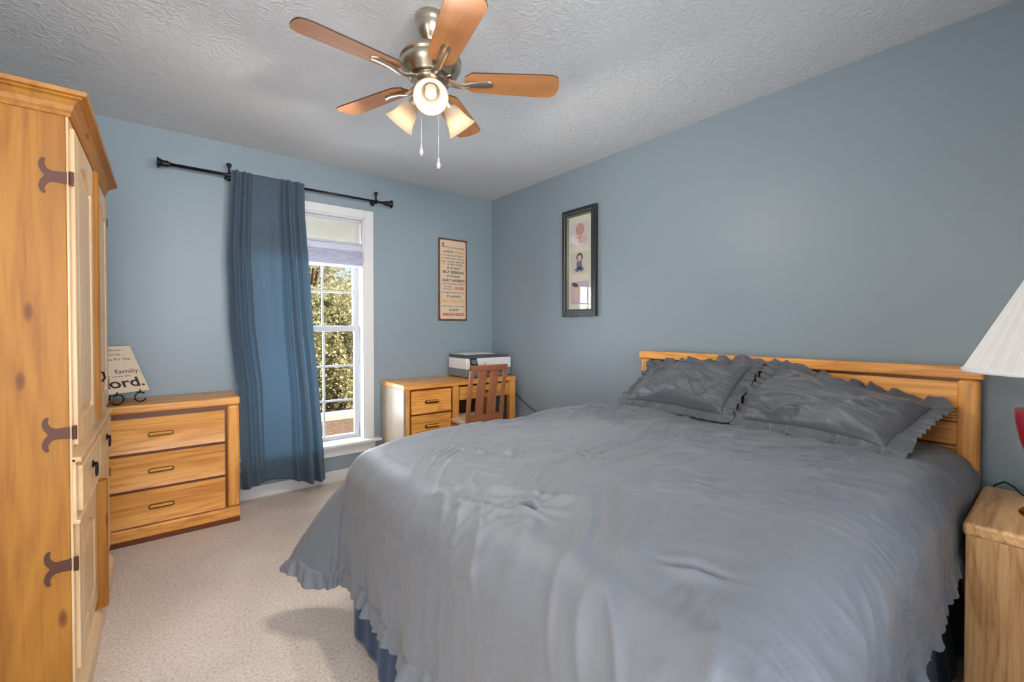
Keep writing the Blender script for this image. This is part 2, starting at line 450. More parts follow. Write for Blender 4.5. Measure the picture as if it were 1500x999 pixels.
def tag(o, label, cat, group=None):
    o['label'] = label; o['category'] = cat
    if group: o['group'] = group
    return o

def thing(name, label, cat, loc, group=None, rz=0):
    o = bpy.data.objects.new(name, None); COL.objects.link(o); o.location = loc; o.rotation_euler = (0, 0, rz)
    o.empty_display_size = 0.05
    return tag(o, label, cat, group)

def struct(name, mb, mat, **kw):
    o = build(name, mb, mat, **kw); o['kind'] = 'structure'; return o

def text_mesh(body, mat, parent, org, U, V, W, cx, cy, w, h, bold=0.0, shear=0.0, name='lettering', raised=0.0012):
    """flat raised lettering fitted into a box w x h centred at (cx, cy) on the board plane"""
    cu = bpy.data.curves.new('t', 'FONT'); cu.body = body; cu.size = 1.0; cu.offset = bold; cu.shear = shear
    cu.resolution_u = 3
    to = bpy.data.objects.new('t', cu); COL.objects.link(to)
    dg = bpy.context.evaluated_depsgraph_get(); dg.update()
    me = bpy.data.meshes.new_from_object(to.evaluated_get(dg)); bpy.data.objects.remove(to); bpy.data.curves.remove(cu)
    co = np.array([v.co[:] for v in me.vertices]); mn = co.min(0); mx = co.max(0)
    sx = w / (mx[0] - mn[0]); sy = h / (mx[1] - mn[1])
    o_, U_, V_, W_ = map(np.array, (org, U, V, W))
    A = (co[:, 0] - (mn[0] + mx[0]) / 2) * sx + cx; B = (co[:, 1] - (mn[1] + mx[1]) / 2) * sy + cy
    P = o_ + np.outer(A, U_) + np.outer(B, V_) + W_ * raised
    off = np.array(world_base(parent))
    for v, p in zip(me.vertices, P - off): v.co = p
    me.name = name
    ob = bpy.data.objects.new(name, me); COL.objects.link(ob); ob.parent = parent
    me.materials.clear(); me.materials.append(MATS[mat])
    return ob

# smooth value noise for cloth
def vnoise(X, Y, seed=0):
    xi = np.floor(X).astype(int); yi = np.floor(Y).astype(int); fx = X - xi; fy = Y - yi
    fx = fx * fx * fx * (fx * (fx * 6 - 15) + 10); fy = fy * fy * fy * (fy * (fy * 6 - 15) + 10)
    def h(a, b):
        n = (a * 374761393 + b * 668265263 + seed * 1442695041) & 0x7fffffff
        n = ((n ^ (n >> 13)) * 1274126177) & 0x7fffffff
        return ((n ^ (n >> 16)) & 0xffff) / 65535.0 * 2 - 1
    a = h(xi, yi); b = h(xi + 1, yi); c = h(xi, yi + 1); d = h(xi + 1, yi + 1)
    return (a * (1 - fx) + b * fx) * (1 - fy) + (c * (1 - fx) + d * fx) * fy
def fbm(X, Y, seed=0, o=4):
    s = 0; a = 1.0
    for k in range(o): s = s + a * vnoise(X * 2 ** k, Y * 2 ** k, seed + k * 17); a *= 0.5
    return s
def ridge(X, Y, seed=0): return 1 - np.abs(vnoise(X, Y, seed)) * 2
def smooth01(x): x = np.clip(x, 0, 1); return x * x * (3 - 2 * x)


# ================================================================== ROOM SHELL
X0, X1 = -0.85, 2.546           # left / right wall
Y0, Y1 = -1.10, 3.545           # rear / window wall
ZC = 2.44
T = 0.14
WX0, WX1, WZ0, WZ1 = 0.47, 1.277, 0.30, 2.07     # window opening
RX0, RX1, RZ0, RZ1 = -0.72, 1.18, 0.77, 2.07     # rear opening added for the fill light
DY0, DY1, DZ = 0.05, 0.85, 2.03                  # doorway in the left wall

struct('floor', MB().box(X0 - T, X1 + T, Y0 - T, Y1 + T, -0.12, 0.0), 'carpet_pile')
struct('ceiling', MB().box(X0 - T, X1 + T, Y0 - T, Y1 + T, ZC, ZC + 0.14), 'ceiling_plaster')
m = MB(); m.box(X0 - T, WX0, Y1, Y1 + T, 0, ZC).box(WX1, X1 + T, Y1, Y1 + T, 0, ZC).box(WX0, WX1, Y1, Y1 + T, 0, WZ0).box(WX0, WX1, Y1, Y1 + T, WZ1, ZC)
struct('wall_window', m, 'wall_paint')
struct('wall_right', MB().box(X1, X1 + T, Y0 - T, Y1, 0, ZC), 'wall_paint')
m = MB(); m.box(X0 - T, X0, Y0 - T, DY0, 0, ZC).box(X0 - T, X0, DY1, Y1, 0, ZC).box(X0 - T, X0, DY0, DY1, DZ, ZC)
struct('wall_left', m, 'wall_paint')
m = MB(); m.box(X0, RX0, Y0 - T, Y0, 0, ZC).box(RX1, X1, Y0 - T, Y0, 0, ZC).box(RX0, RX1, Y0 - T, Y0, 0, RZ0).box(RX0, RX1, Y0 - T, Y0, RZ1, ZC)
struct('wall_rear', m, 'wall_paint')
BH = 0.085
struct('baseboard_window', MB().box(X0 + .015, X1, Y1 - 0.014, Y1, 0, BH).box(X0 + .015, X1, Y1 - 0.02, Y1, 0, 0.02), 'white_trim', bevel=0.003)
struct('baseboard_right', MB().box(X1 - 0.014, X1, Y0, Y1 - 0.02, 0, BH), 'white_trim', bevel=0.003)
struct('baseboard_left', MB().box(X0, X0 + 0.014, DY1 + 0.07, Y1, 0, BH), 'white_trim', bevel=0.003)
struct('baseboard_rear', MB().box(X0, X1 - 0.014, Y0, Y0 + 0.014, 0, BH), 'white_trim', bevel=0.003)
# doorway: casing and a panel door standing open into the hall side
struct('door_1', MB().box(X0, X0 + 0.016, DY0 - 0.07, DY0, 0, DZ + 0.07).box(X0, X0 + 0.016, DY1, DY1 + 0.07, 0, DZ + 0.07).box(X0, X0 + 0.016, DY0, DY1, DZ, DZ + 0.07), 'white_trim', bevel=0.003)

# ---- visible window
w1 = bpy.data.objects.new('window_1', None); COL.objects.link(w1); w1.location = (0.87, Y1, WZ0); w1['kind'] = 'structure'
CW = 0.075
m = MB()
m.box(WX0 - CW, WX0, Y1 - 0.018, Y1, WZ0, WZ1 + 0.066).box(WX1, WX1 + CW, Y1 - 0.018, Y1, WZ0, WZ1 + 0.066).box(WX0, WX1, Y1 - 0.018, Y1, WZ1, WZ1 + 0.066)
build('casing', m, 'white_trim', w1, bevel=0.004)
m = MB()   # jamb liner
m.box(WX0, WX0 + 0.012, Y1 - 0.01, Y1 + T, WZ0, WZ1).box(WX1 - 0.012, WX1, Y1 - 0.01, Y1 + T, WZ0, WZ1).box(WX0, WX1, Y1 - 0.01, Y1 + T, WZ1 - 0.012, WZ1).box(WX0, WX1, Y1, Y1 + T, WZ0 - .02, WZ0 + 0.004)
build('jamb', m, 'white_trim', w1, bevel=0.002)
m = MB().box(WX0 - CW - 0.045, WX1 + CW + 0.045, Y1 - 0.075, Y1, WZ0 - 0.022, WZ0)
build('window_sill', m, 'white_trim', w1, bevel=0.006)
m = MB().box(WX0 - CW - 0.01, WX1 + CW + 0.01, Y1 - 0.018, Y1, WZ0 - 0.105, WZ0 - 0.022)
build('apron', m, 'white_trim', w1, bevel=0.004)
def sash(name, x0, x1, z0, z1, y, fr=0.036, railb=None, railt=None, cols=3, rows=3):
    railb = railb or fr; railt = railt or fr
    m = MB(); d = 0.032
    m.box(x0, x0 + fr, y, y + d, z0, z1).box(x1 - fr, x1, y, y + d, z0, z1)
    m.box(x0 + fr, x1 - fr, y, y + d, z0, z0 + railb).box(x0 + fr, x1 - fr, y, y + d, z1 - railt, z1)
    s = build(name, m, 'vinyl_white', w1, bevel=0.003)
    gx0, gx1, gz0, gz1 = x0 + fr, x1 - fr, z0 + railb, z1 - railt
    m = MB(); b = 0.008
    for k in range(1, cols):
        c = gx0 + (gx1 - gx0) * k / cols; m.box(c - b, c + b, y + 0.008, y + 0.020, gz0, gz1)
    for k in range(1, rows):
        c = gz0 + (gz1 - gz0) * k / rows; m.box(gx0, gx1, y + 0.009, y + 0.019, c - b, c + b)
    build('muntin', m, 'vinyl_white', s, bevel=0.002)
    build('pane', MB().quad((gx0, y + 0.014, gz0), (gx1, y + 0.014, gz0), (gx1, y + 0.014, gz1), (gx0, y + 0.014, gz1)), 'clear_glass', s)
    return s
sash('lower_sash', WX0 + 0.014, WX1 - 0.016, WZ0 + 0.004, 1.205, Y1 + 0.075, railb=0.033, railt=0.040, fr=0.036)
sash('upper_sash', WX0 + 0.014, WX1 - 0.016, 1.17, WZ1 - 0.012, Y1 + 0.108, railb=0.042, railt=0.036, fr=0.036)
m = MB().lathe([(0.012, 0), (0.014, 0.006), (0.008, 0.012), (0.0, 0.013)], (0.87, Y1 + 0.09, 1.205), seg=16).box(0.85, 0.90, Y1 + 0.085, Y1 + 0.095, 1.214, 1.222)
build('sash_lock', m, 'vinyl_white', w1)

# ---- unseen rear window, added as an outlet for the fill light
w2 = bpy.data.objects.new('fill_window', None); COL.objects.link(w2); w2.location = (0.55, Y0, RZ0); w2['kind'] = 'structure'
m = MB().box(RX0 - CW, RX0, Y0, Y0 + 0.018, RZ0 - .07, RZ1 + 0.07).box(RX1, RX1 + CW, Y0, Y0 + 0.018, RZ0 - .07, RZ1 + 0.07).box(RX0, RX1, Y0, Y0 + 0.018, RZ1, RZ1 + 0.07).box(RX0, RX1, Y0, Y0 + 0.03, RZ0 - 0.07, RZ0)
build('casing', m, 'white_trim', w2, bevel=0.004)
m = MB()
for a in (RX0, 0.215, RX1 - 0.03): m.box(a, a + 0.03, Y0 - 0.05, Y0 - 0.02, RZ0, RZ1)
for a in (RZ0, 1.405, RZ1 - 0.03): m.box(RX0, RX1, Y0 - 0.05, Y0 - 0.02, a, a + 0.03)
build('window_frame', m, 'vinyl_white', w2)

# ================================================================== OUTDOORS
ground = build('ground', MB().box(-14, 18, Y1 + T, 30, -0.62, -0.5), 'mulch'); ground['kind'] = 'structure'
struct('eave_and_sun_block', MB().box(-2.0, 4.0, -2.3, Y0 - T, 2.20, 2.24).box(-2.0, 4.0, 4.02, 4.06, 2.02, 2.20).box(-2.0, 4.0, Y1 + T, 4.02, 2.20, 2.24), 'eave_paint')  # rear overhang is unseen, added to keep sun out of the rear opening
kerb = build('concrete_kerb', MB().box(-6, 12, 8.25, 8.55, -0.5, -0.375), 'concrete', bevel=0.015, base=(3, 8.4, -0.5))
tag(kerb, 'low pale concrete kerb along the foot of the garden hedge', 'kerb')

def leaves(mb, centres, size, rs):
    for c in centres:
        c = Vector(c); a = rs.uniform(0, 2 * pi); t = rs.uniform(-1.0, 1.0)
        d = Vector((cos(a) * cos(t), sin(a) * cos(t), sin(t))); n = d.orthogonal().normalized()
        n = Matrix.Rotation(rs.uniform(0, 2 * pi), 3, d) @ n
        L = size * rs.uniform(0.7, 1.4); W = L * 0.38
        p0 = c; p1 = c + d * L * 0.5 + n * W; p2 = c + d * L; p3 = c + d * L * 0.5 - n * W
        mb.quad(tuple(p0), tuple(p1), tuple(p2), tuple(p3))

def bush(x, y, rx, ry, h, n, label, seed, name='garden_hedge', cat='hedge', z0=-0.5, group=None):
    rs = random.Random(seed)
    t = thing(name, label, cat, (x, y, z0), group)
    pts = []
    for k in range(n):
        u = rs.uniform(0, 2 * pi); w = rs.uniform(0, 1) ** 0.5
        a = (abs(cos(u)) ** 0.6) * (1 if cos(u) > 0 else -1); b = (abs(sin(u)) ** 0.6) * (1 if sin(u) > 0 else -1)
        z = rs.uniform(0.02, 1.0)
        prof = (1 - max(0, z - 0.7) ** 2 * 5) * (0.85 + 0.15 * sin(5 * u + 7 * z))
        k_ = rs.uniform(0.78, 1.05)
        px, py, pz = x + a * rx * prof * k_, y + b * ry * prof * k_, z0 + z * h * rs.uniform(0.94, 1.06)
        if z > 0.85: px = x + a * rx * prof * w; py = y + b * ry * prof * w
        pts.append((px, py, pz))
    mb = MB(); leaves(mb, pts, 0.066, rs)
    build('foliage', mb, 'leaf_green', t)
    mb = MB().ball((x, y, z0 + h * 0.47), 1.0, 20, 12, (rx * 0.8, ry * 0.8, h * 0.46))
    build('branches', mb, 'hedge_core', t, smooth=True)
    for k in range(4):
        a = rs.uniform(-0.5, 0.5) * rx; mb = MB().tube([(x + a, y, z0 - 0.02), (x + a * 1.1, y, z0 + 0.3), (x + a * 1.2, y, z0 + 0.7)], [0.03, 0.025, 0.02], 6); build('stem', mb, 'bark', t)
    return t
bush(1.12, 9.6, 0.66, 0.65, 2.35, 6000, 'yellow-green hedge bush seen low through the left window panes', 3)
bush(2.58, 9.7, 0.74, 0.70, 2.45, 9000, 'large yellow-green hedge bush filling the right window panes', 4)
bush(4.06, 9.6, 0.60, 0.65, 2.30, 5000, 'yellow-green hedge bush beyond the right edge of the window', 5)
def tree(x, y, h, r, n, label, seed, z0=-0.5):
    rs = random.Random(seed); t = thing('garden_tree', label, 'tree', (x, y, z0))
    mb = MB().tube([(x, y, z0 - 0.02), (x + 0.05, y, z0 + h * 0.3), (x - 0.05, y + 0.05, z0 + h * 0.6), (x, y, z0 + h * 0.85)], [0.13, 0.11, 0.08, 0.04], 10)
    blobs = []
    for k in range(13):
        a = rs.uniform(0, 2 * pi); q = rs.uniform(0.25, 0.9) * r; z = z0 + h * rs.uniform(0.42, 0.95)
        c = Vector((x + cos(a) * q, y + sin(a) * q, z)); blobs.append((c, rs.uniform(0.3, 0.5) * r))
        b = Vector((x, y, z0 + h * 0.4)); mb.tube([tuple(b), tuple((b + c) / 2 + Vector((0, 0, 0.1))), tuple(c)], [0.05, 0.03, 0.015], 6)
    build('trunk', mb, 'bark', t, smooth=True)
    pts = []
    for k in range(n):
        c, q = rs.choice(blobs); d = Vector((rs.gauss(0, 1), rs.gauss(0, 1), rs.gauss(0, 1))).normalized() * q * rs.uniform(0.5, 1.0)
        pts.append(tuple(c + d))
    mb = MB(); leaves(mb, pts, 0.11, rs); build('foliage', mb, 'leaf_green', t)
tree(3.1, 12.8, 5.2, 1.9, 9000, 'leafy garden tree rising just behind the hedge outside the window', 21)
tree(4.4, 18.5, 6.4, 2.6, 6500, 'farther leafy tree in the garden beyond the nearer tree', 22)

# ================================================================== ARMOIRE
def armoire():
    ax0, ax1, ay0, ay1 = -0.83, -0.215, 1.85, 2.87
    t = thing('armoire', 'tall honey pine armoire with iron fishtail hinges at the left', 'armoire', ((ax0 + ax1) / 2, (ay0 + ay1) / 2, 0))
    ctr = (ay0 + ay1) / 2
    m = MB().box(ax0, ax1 - 0.006, ay0, ay1, 0.09, 1.86)
    b = build('body', m, 'pine_z', t, bevel=0.003)
    # face frame (pale, front)
    m = MB(); f0, f1 = ax1 - 0.006, ax1
    for (a, c) in ((ay0, ay0 + 0.028), (ay1 - 0.028, ay1)): m.box(f0, f1, a, c, 0.09, 1.86)
    m.box(f0, f1, ay0 + .028, ay1 - .028, 1.80, 1.86).box(f0, f1, ay0 + .028, ay1 - .028, 0.79, 0.84).box(f0, f1, ay0 + .028, ay1 - .028, 0.60, 0.63).box(f0, f1, ay0 + .028, ay1 - .028, 0.09, 0.15)
    build('face_frame', m, 'palepine_z', t, bevel=0.002)
    # plinth with stepped moulding
    px = ax1 + 0.018
    def ring(o):
        return [(ax0, ay0 - 0, 0, -1), (ax1, ay0, 1, -1), (ax1, ay1, 1, 1), (ax0, ay1, 0, 1)]
    prof = [(-0.01, 0.0), (0.020, 0.0), (0.020, 0.075), (0.014, 0.088), (0.006, 0.098), (0.0, 0.104), (-0.01, 0.104)]
    build('plinth', MB().sweep(prof, ring(0)), 'palepine_y', t)
    # crown moulding
    prof = [(-0.01, 1.822), (0.006, 1.822), (0.006, 1.832), (0.010, 1.838), (0.014, 1.852), (0.024, 1.866), (0.034, 1.870), (0.034, 1.874), (0.044, 1.877), (0.046, 1.889), (-0.01, 1.889)]
    build('crown_moulding', MB().sweep(prof, ring(0)), 'pine_y', t)
    build('top_panel', MB().box(ax0, ax1, ay0, ay1, 1.86, 1.888), 'pine_y', t)
    # doors
    def door(name, y0, y1, z0, z1, hs, hz, ogee):
        m = MB(); w = 0.062; fx0, fx1 = ax1 - 0.004, ax1 + 0.010
        m.box(fx0, fx1, y0, y0 + w, z0, z1).box(fx0, fx1, y1 - w, y1, z0, z1).box(fx0, fx1, y0 + w, y1 - w, z0, z0 + w + 0.01)
        # top rail with a cut (arched) lower corner, as on the photo
        n = 10; lo = [(y0 + w, z1 - w - 0.055)]
        for k in range(n + 1):
            q = k / n; lo.append((y0 + w + (y1 - y0 - 2 * w) * q, z1 - w - 0.055 * (1 - sin(pi * q)) ** 0.7 if ogee else z1 - w - 0.01))
        poly = [(y0 + w, z1)] + [(a, b) for a, b in lo[1:]] + [(y1 - w, z1)]
        m.prism(poly, (fx0, 0, 0), (0, 1, 0), (0, 0, 1), (1, 0, 0), fx1 - fx0)
        d = build(name, m, 'palepine_z', t, bevel=0.003)
        # raised field panel
        m = MB(); a0, a1, b0, b1 = y0 + w - 0.004, y1 - w + 0.004, z0 + w, z1 - w + 0.01
        m.box(ax1 - 0.008, ax1 + 0.001, a0, a1, b0, b1)
        g = 0.035
        m.hexa([(ax1 + 0.000, a0 + 0.01, b0 + 0.01), (ax1 + 0.000, a1 - 0.01, b0 + 0.01), (ax1 + 0.000, a1 - 0.01, b1 - 0.05), (ax1 + 0.000, a0 + 0.01, b1 - 0.05)],
               [(ax1 + 0.008, a0 + g, b0 + g), (ax1 + 0.008, a1 - g, b0 + g), (ax1 + 0.008, a1 - g, b1 - 0.05 - g), (ax1 + 0.008, a0 + g, b1 - 0.05 - g)])
        build('door_panel', m, 'palepine_z', d)
        # hinges: fishtail strap wraps the side of the case
        for z in hz:
            sy = -1 if hs < 0 else 1
            yy = ay0 if hs < 0 else ay1
            half = [(0.0, 0.021), (0.030, 0.019), (0.052, 0.019), (0.064, 0.024), (0.072, 0.034), (0.075, 0.046), (0.071, 0.053), (0.073, 0.059), (0.081, 0.060), (0.089, 0.053), (0.094, 0.042), (0.093, 0.028), (0.087, 0.014), (0.076, 0.003)]
            poly = half + [(a, -b) for a, b in reversed(half)]
            mm = MB().prism([(a * 0.62, b * 0.85) for a, b in poly], (ax1 - 0.004, yy, z), (-1, 0, 0), (0, 0, 1), (0, sy, 0), 0.0025)
            for k in range(5): mm.lathe([(0.0058, 0), (0.0058, 0.0072)], (ax1 + 0.006, yy + sy * 0.004, z - 0.020 + k * 0.0082), seg=12)
            build('hinge', mm, 'wrought_iron', d)
        return d
    g = 0.030
    door('door', ay0 + g, ctr - 0.04, 0.84, 1.80, -1, (1.64, 0.885), True)
    d2 = door('door', ctr + 0.04, ay1 - g, 0.84, 1.80, 1, (1.70, 0.93), True)
    door('door', ay0 + g, ctr - 0.04, 0.15, 0.60, -1, (0.49,), True)
    d4 = door('door', ctr + 0.04, ay1 - g, 0.15, 0.60, 1, (0.50,), True)
    # key escutcheon and drop pull on the doors
    for (d, z) in ((d2, 1.0), (d4, 0.36)):
        m = MB().tube([(ax1 + 0.012, ctr + 0.065, z + 0.018), (ax1 + 0.026, ctr + 0.065, z + 0.016), (ax1 + 0.03, ctr + 0.065, z - 0.006), (ax1 + 0.022, ctr + 0.065, z - 0.02)], 0.004, 8)
        m.lathe([(0.011, 0), (0.011, 0.003)], (ax1 + 0.010, ctr + 0.065, z + 0.014), (1, 0, 0), 14)
        build('pull', m, 'black_iron', d)
    # centre pilasters: half-round columns
    for (z0, z1, r) in ((0.845, 1.80, 0.020), (0.104, 0.60, 0.024)):
        m = MB(); n = 10; pj = 0.040 if z0 < 0.5 else 0.024; poly = [(0, -r)] + [(pj - 0.4 * r + 0.4 * r * cos(pi * k / n - pi / 2), r * sin(pi * k / n - pi / 2)) for k in range(n + 1)] + [(0, r)]
        poly = [(a, b) for a, b in poly]
        m.prism([(p[0], p[1]) for p in poly], (ax1, ctr, z0), (1, 0, 0), (0, 1, 0), (0, 0, 1), z1 - z0)
        m.box(ax1 - 0.004, ax1 + 0.008, ctr - 0.038, ctr + 0.038, z0, z1)
        build('pilaster', m, 'pine_z', t, smooth=False, bevel=0.0015)
    # drawer band stands proud
    build('drawer_case', MB().box(ax1 - 0.005, ax1 + 0.008, ay0 + 0.002, ay1 - 0.002, 0.612, 0.805).box(ax1 - .005, ax1 + 0.020, ay0 + 0.002, ay1 - 0.002, 0.792, 0.808).box(ax1 - .005, ax1 + 0.016, ay0 + 0.002, ay1 - 0.002, 0.606, 0.618), 'palepine_y', t, bevel=0.003)
    for (a, c) in ((ay0 + 0.035, ctr - 0.012), (ctr + 0.012, ay1 - 0.035)):
        d = build('drawer', MB().box(ax1 + 0.004, ax1 + 0.019, a, c, 0.635, 0.775), 'palepine_y', t, bevel=0.004)
        yc = (a + c) / 2; m = MB()
        m.lathe([(0.013, 0), (0.013, 0.003), (0.006, 0.006), (0.005, 0.014)], (ax1 + 0.019, yc, 0.722), (1, 0, 0), 16)
        pts = [(ax1 + 0.030, yc + 0.020 * sin(2 * pi * k / 18), 0.702 + 0.022 * cos(2 * pi * k / 18)) for k in range(19)]
        m.tube(pts, 0.0035, 8)
        build('ring_pull', m, 'black_iron', d, smooth=True)
    return t
armoire()

# ================================================================== CHEST OF DRAWERS (beside the curtain)
def pull(mb, cx, yf, cz, w=0.10, axis='x'):
    """slim wooden/brass bar pull on a face looking to -y"""
    h = 0.011; n = 8
    poly = [(-w / 2 + h + h * cos(pi / 2 + pi * k / n), h * sin(pi / 2 + pi * k / n)) for k in range(n + 1)] + [(w / 2 - h + h * cos(-pi / 2 + pi * k / n), h * sin(-pi / 2 + pi * k / n)) for k in range(n + 1)]
    return poly

def drawer_front(parent, x0, x1, z0, z1, yf, handle_x, th=0.018, hw=0.118):
    # front with a gentle dished face: thicker at top and bottom
    n = 12; m = MB(); P = []
    prof = []
    for k in range(n + 1):
        q = k / n; prof.append((z0 + (z1 - z0) * q, yf - th + 0.007 * sin(pi * q) ** 0.8))
    poly = [(yf, z0)] + [(y, z) for z, y in prof] + [(yf, z1)]
    m.prism(poly, (x0, 0, 0), (0, 1, 0), (0, 0, 1), (1, 0, 0), x1 - x0)
    d = build('drawer', m, 'oak_x', parent, bevel=0.002)
    cz = (z0 + z1) / 2; yh = yf - th + 0.007
    poly = pull(None, 0, 0, 0, hw)
    mb = MB().prism([(a, b * 1.25 - 0.002) for a, b in poly], (handle_x, yh + 0.001, cz), (1, 0, 0), (0, 0, 1), (0, -1, 0), 0.006)
    build('handle_plate', mb, 'handle_brass', d, bevel=0.001)
    mb = MB().tube([(handle_x - hw * 0.36, yh - 0.002, cz), (handle_x - hw * 0.36, yh - 0.020, cz)], 0.004, 8).tube([(handle_x + hw * 0.36, yh - 0.002, cz), (handle_x + hw * 0.36, yh - 0.020, cz)], 0.004, 8)
    mb.prism([(a * 0.88, b * 0.50) for a, b in poly], (handle_x, yh - 0.020, cz + 0.006), (1, 0, 0), (0, 0, 1), (0, -1, 0), 0.010)
    build('handle', mb, 'oak_x', d, bevel=0.002)
    return d

def chest():
    x0, x1, yf, yb, zt = -0.40, 0.372, 3.185, 3.525, 0.772
    t = thing('chest_of_drawers', 'oak three-drawer chest beside the blue curtain', 'chest of drawers', ((x0 + x1) / 2, (yf + yb) / 2, 0))
    build('top', MB().box(x0, x1, yf - 0.004, yb, zt - 0.048, zt), 'oak_x', t, bevel=0.012, seg=4)
    m = MB().box(x0 + 0.008, x1 - 0.008, yf + 0.016, yb - 0.002, 0.03, zt - 0.048)
    build('body', m, 'oak_z', t)
    # rounded front stiles
    for (a, b) in ((x0 + 0.004, x0 + 0.066), (x1 - 0.066, x1 - 0.004)):
        build('stile', MB().box(a, b, yf + 0.0, yf + 0.03, 0.098, zt - 0.05), 'oak_z', t, bevel=0.018, seg=5)
    build('face_frame', MB().box(x0 + 0.06, x1 - 0.06, yf + 0.010, yf + 0.018, 0.098, zt - 0.05), 'oak_shaded', t)
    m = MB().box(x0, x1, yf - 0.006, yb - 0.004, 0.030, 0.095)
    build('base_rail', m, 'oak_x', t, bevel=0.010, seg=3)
    build('plinth', MB().box(x0 + 0.012, x1 - 0.004, yf + 0.004, yb - 0.01, 0.0, 0.032), 'oak_shaded', t)
    dz = [(0.103, 0.288), (0.304, 0.490), (0.507, 0.695)]
    for (a, b) in dz:
        drawer_front(t, x0 + 0.078, x1 - 0.080, a, b, yf + 0.012, -0.012)
chest()

# plaque on a wire easel, on the chest
def plaque():
    psi = radians(35); lean = 0.16; hv = 0.255
    o = Vector((-0.062, 3.335, 0.835))            # lower right corner
    U = Vector((cos(psi), sin(psi), 0)); V = Vector((-lean * sin(psi), lean * cos(psi), hv)).normalized(); W = U.cross(V)
    t = thing('scripture_plaque', 'cream plaque with brown lettering on the oak chest', 'plaque', (o.x - 0.15, o.y - 0.05, 0.826))
    H = 0.30; Wd = 0.32
    m = MB().prism([(-Wd, 0), (0, 0), (0, H), (-Wd, H)], o - W * 0.006, U, V, W, 0.006)
    build('board', m, 'plaque_cream', t, bevel=0.001)
    lines = [('this day whom', -0.145, 0.272, 0.185, 0.018, 0, 0), ('you will serve...', -0.150, 0.243, 0.20, 0.018, 0, 0), ('But as for the', -0.112, 0.214, 0.165, 0.018, 0, 0),
             ('nner', -0.215, 0.170, 0.10, 0.014, 0.01, 0.4), ('family,', -0.070, 0.130, 0.128, 0.036, 0.0, 0),
             ('we will serve the', -0.150, 0.104, 0.17, 0.012, 0, 0), ('Lord.', -0.123, 0.062, 0.222, 0.062, 0.02, 0)]
    for (s, cx, cy, w, h, bo, sh) in lines:
        text_mesh(s, 'ink_espresso', t, o, U, V, W, cx, cy, w, h, bo, sh, raised=0.0008)
    # easel
    e = thing('wire_easel', 'black scrolled wire easel holding the cream plaque', 'easel', (o.x - 0.14, o.y, 0.772))
    zt = 0.7755
    for k, dx in enumerate((-0.175, -0.060)):
        c = o + U * dx; f = -W; f = Vector((f.x, f.y, 0)).normalized()      # towards the back
        fr = -f
        pts = []
        # front scroll
        for j in range(15):
            a = radians(-150 + 290 * j / 14); r = 0.023 + 0.006 * (1 - j / 14)
            pts.append(c + fr * 0.016 + U * (r * cos(a) * 1.15 * (-1 if k == 0 else 1) * -1) + Vector((0, 0, zt - c.z + 0.029 + r * sin(a))))
        build('scroll_foot', MB().tube(pts, 0.0036, 8), 'black_iron', e, smooth=True)
        m = MB().tube([c + fr * 0.012 + Vector((0, 0, zt - c.z + 0.050)), c + fr * 0.014 + Vector((0, 0, 0.010))], 0.0036, 8)
        m.tube([c + fr * 0.014 + Vector((0, 0, -0.006)), c + f * 0.004 + Vector((0, 0, -0.008)), c + f * 0.030 + Vector((0, 0, 0.02)), c + f * 0.128 + Vector((0, 0, 0.17))], 0.0036, 8)
        build('upright', m, 'black_iron', e, smooth=True)
    c0 = o + U * -0.175; c1 = o + U * -0.060; f = Vector((-W.x, -W.y, 0)).normalized()
    top = (c0 + c1) / 2 + f * 0.09 + Vector((0, 0, 0.17)); 
    m = MB().tube([c0 + f * 0.083 + Vector((0, 0, 0.10)), c1 + f * 0.083 + Vector((0, 0, 0.10))], 0.003, 8)
    m.tube([(c0 + c1) / 2 + f * 0.083 + Vector((0, 0, 0.10)), (c0 + c1) / 2 + f * 0.15 + Vector((0, 0, zt - o.z + 0.001))], 0.003, 8)
    build('back_leg', m, 'black_iron', e)
plaque()

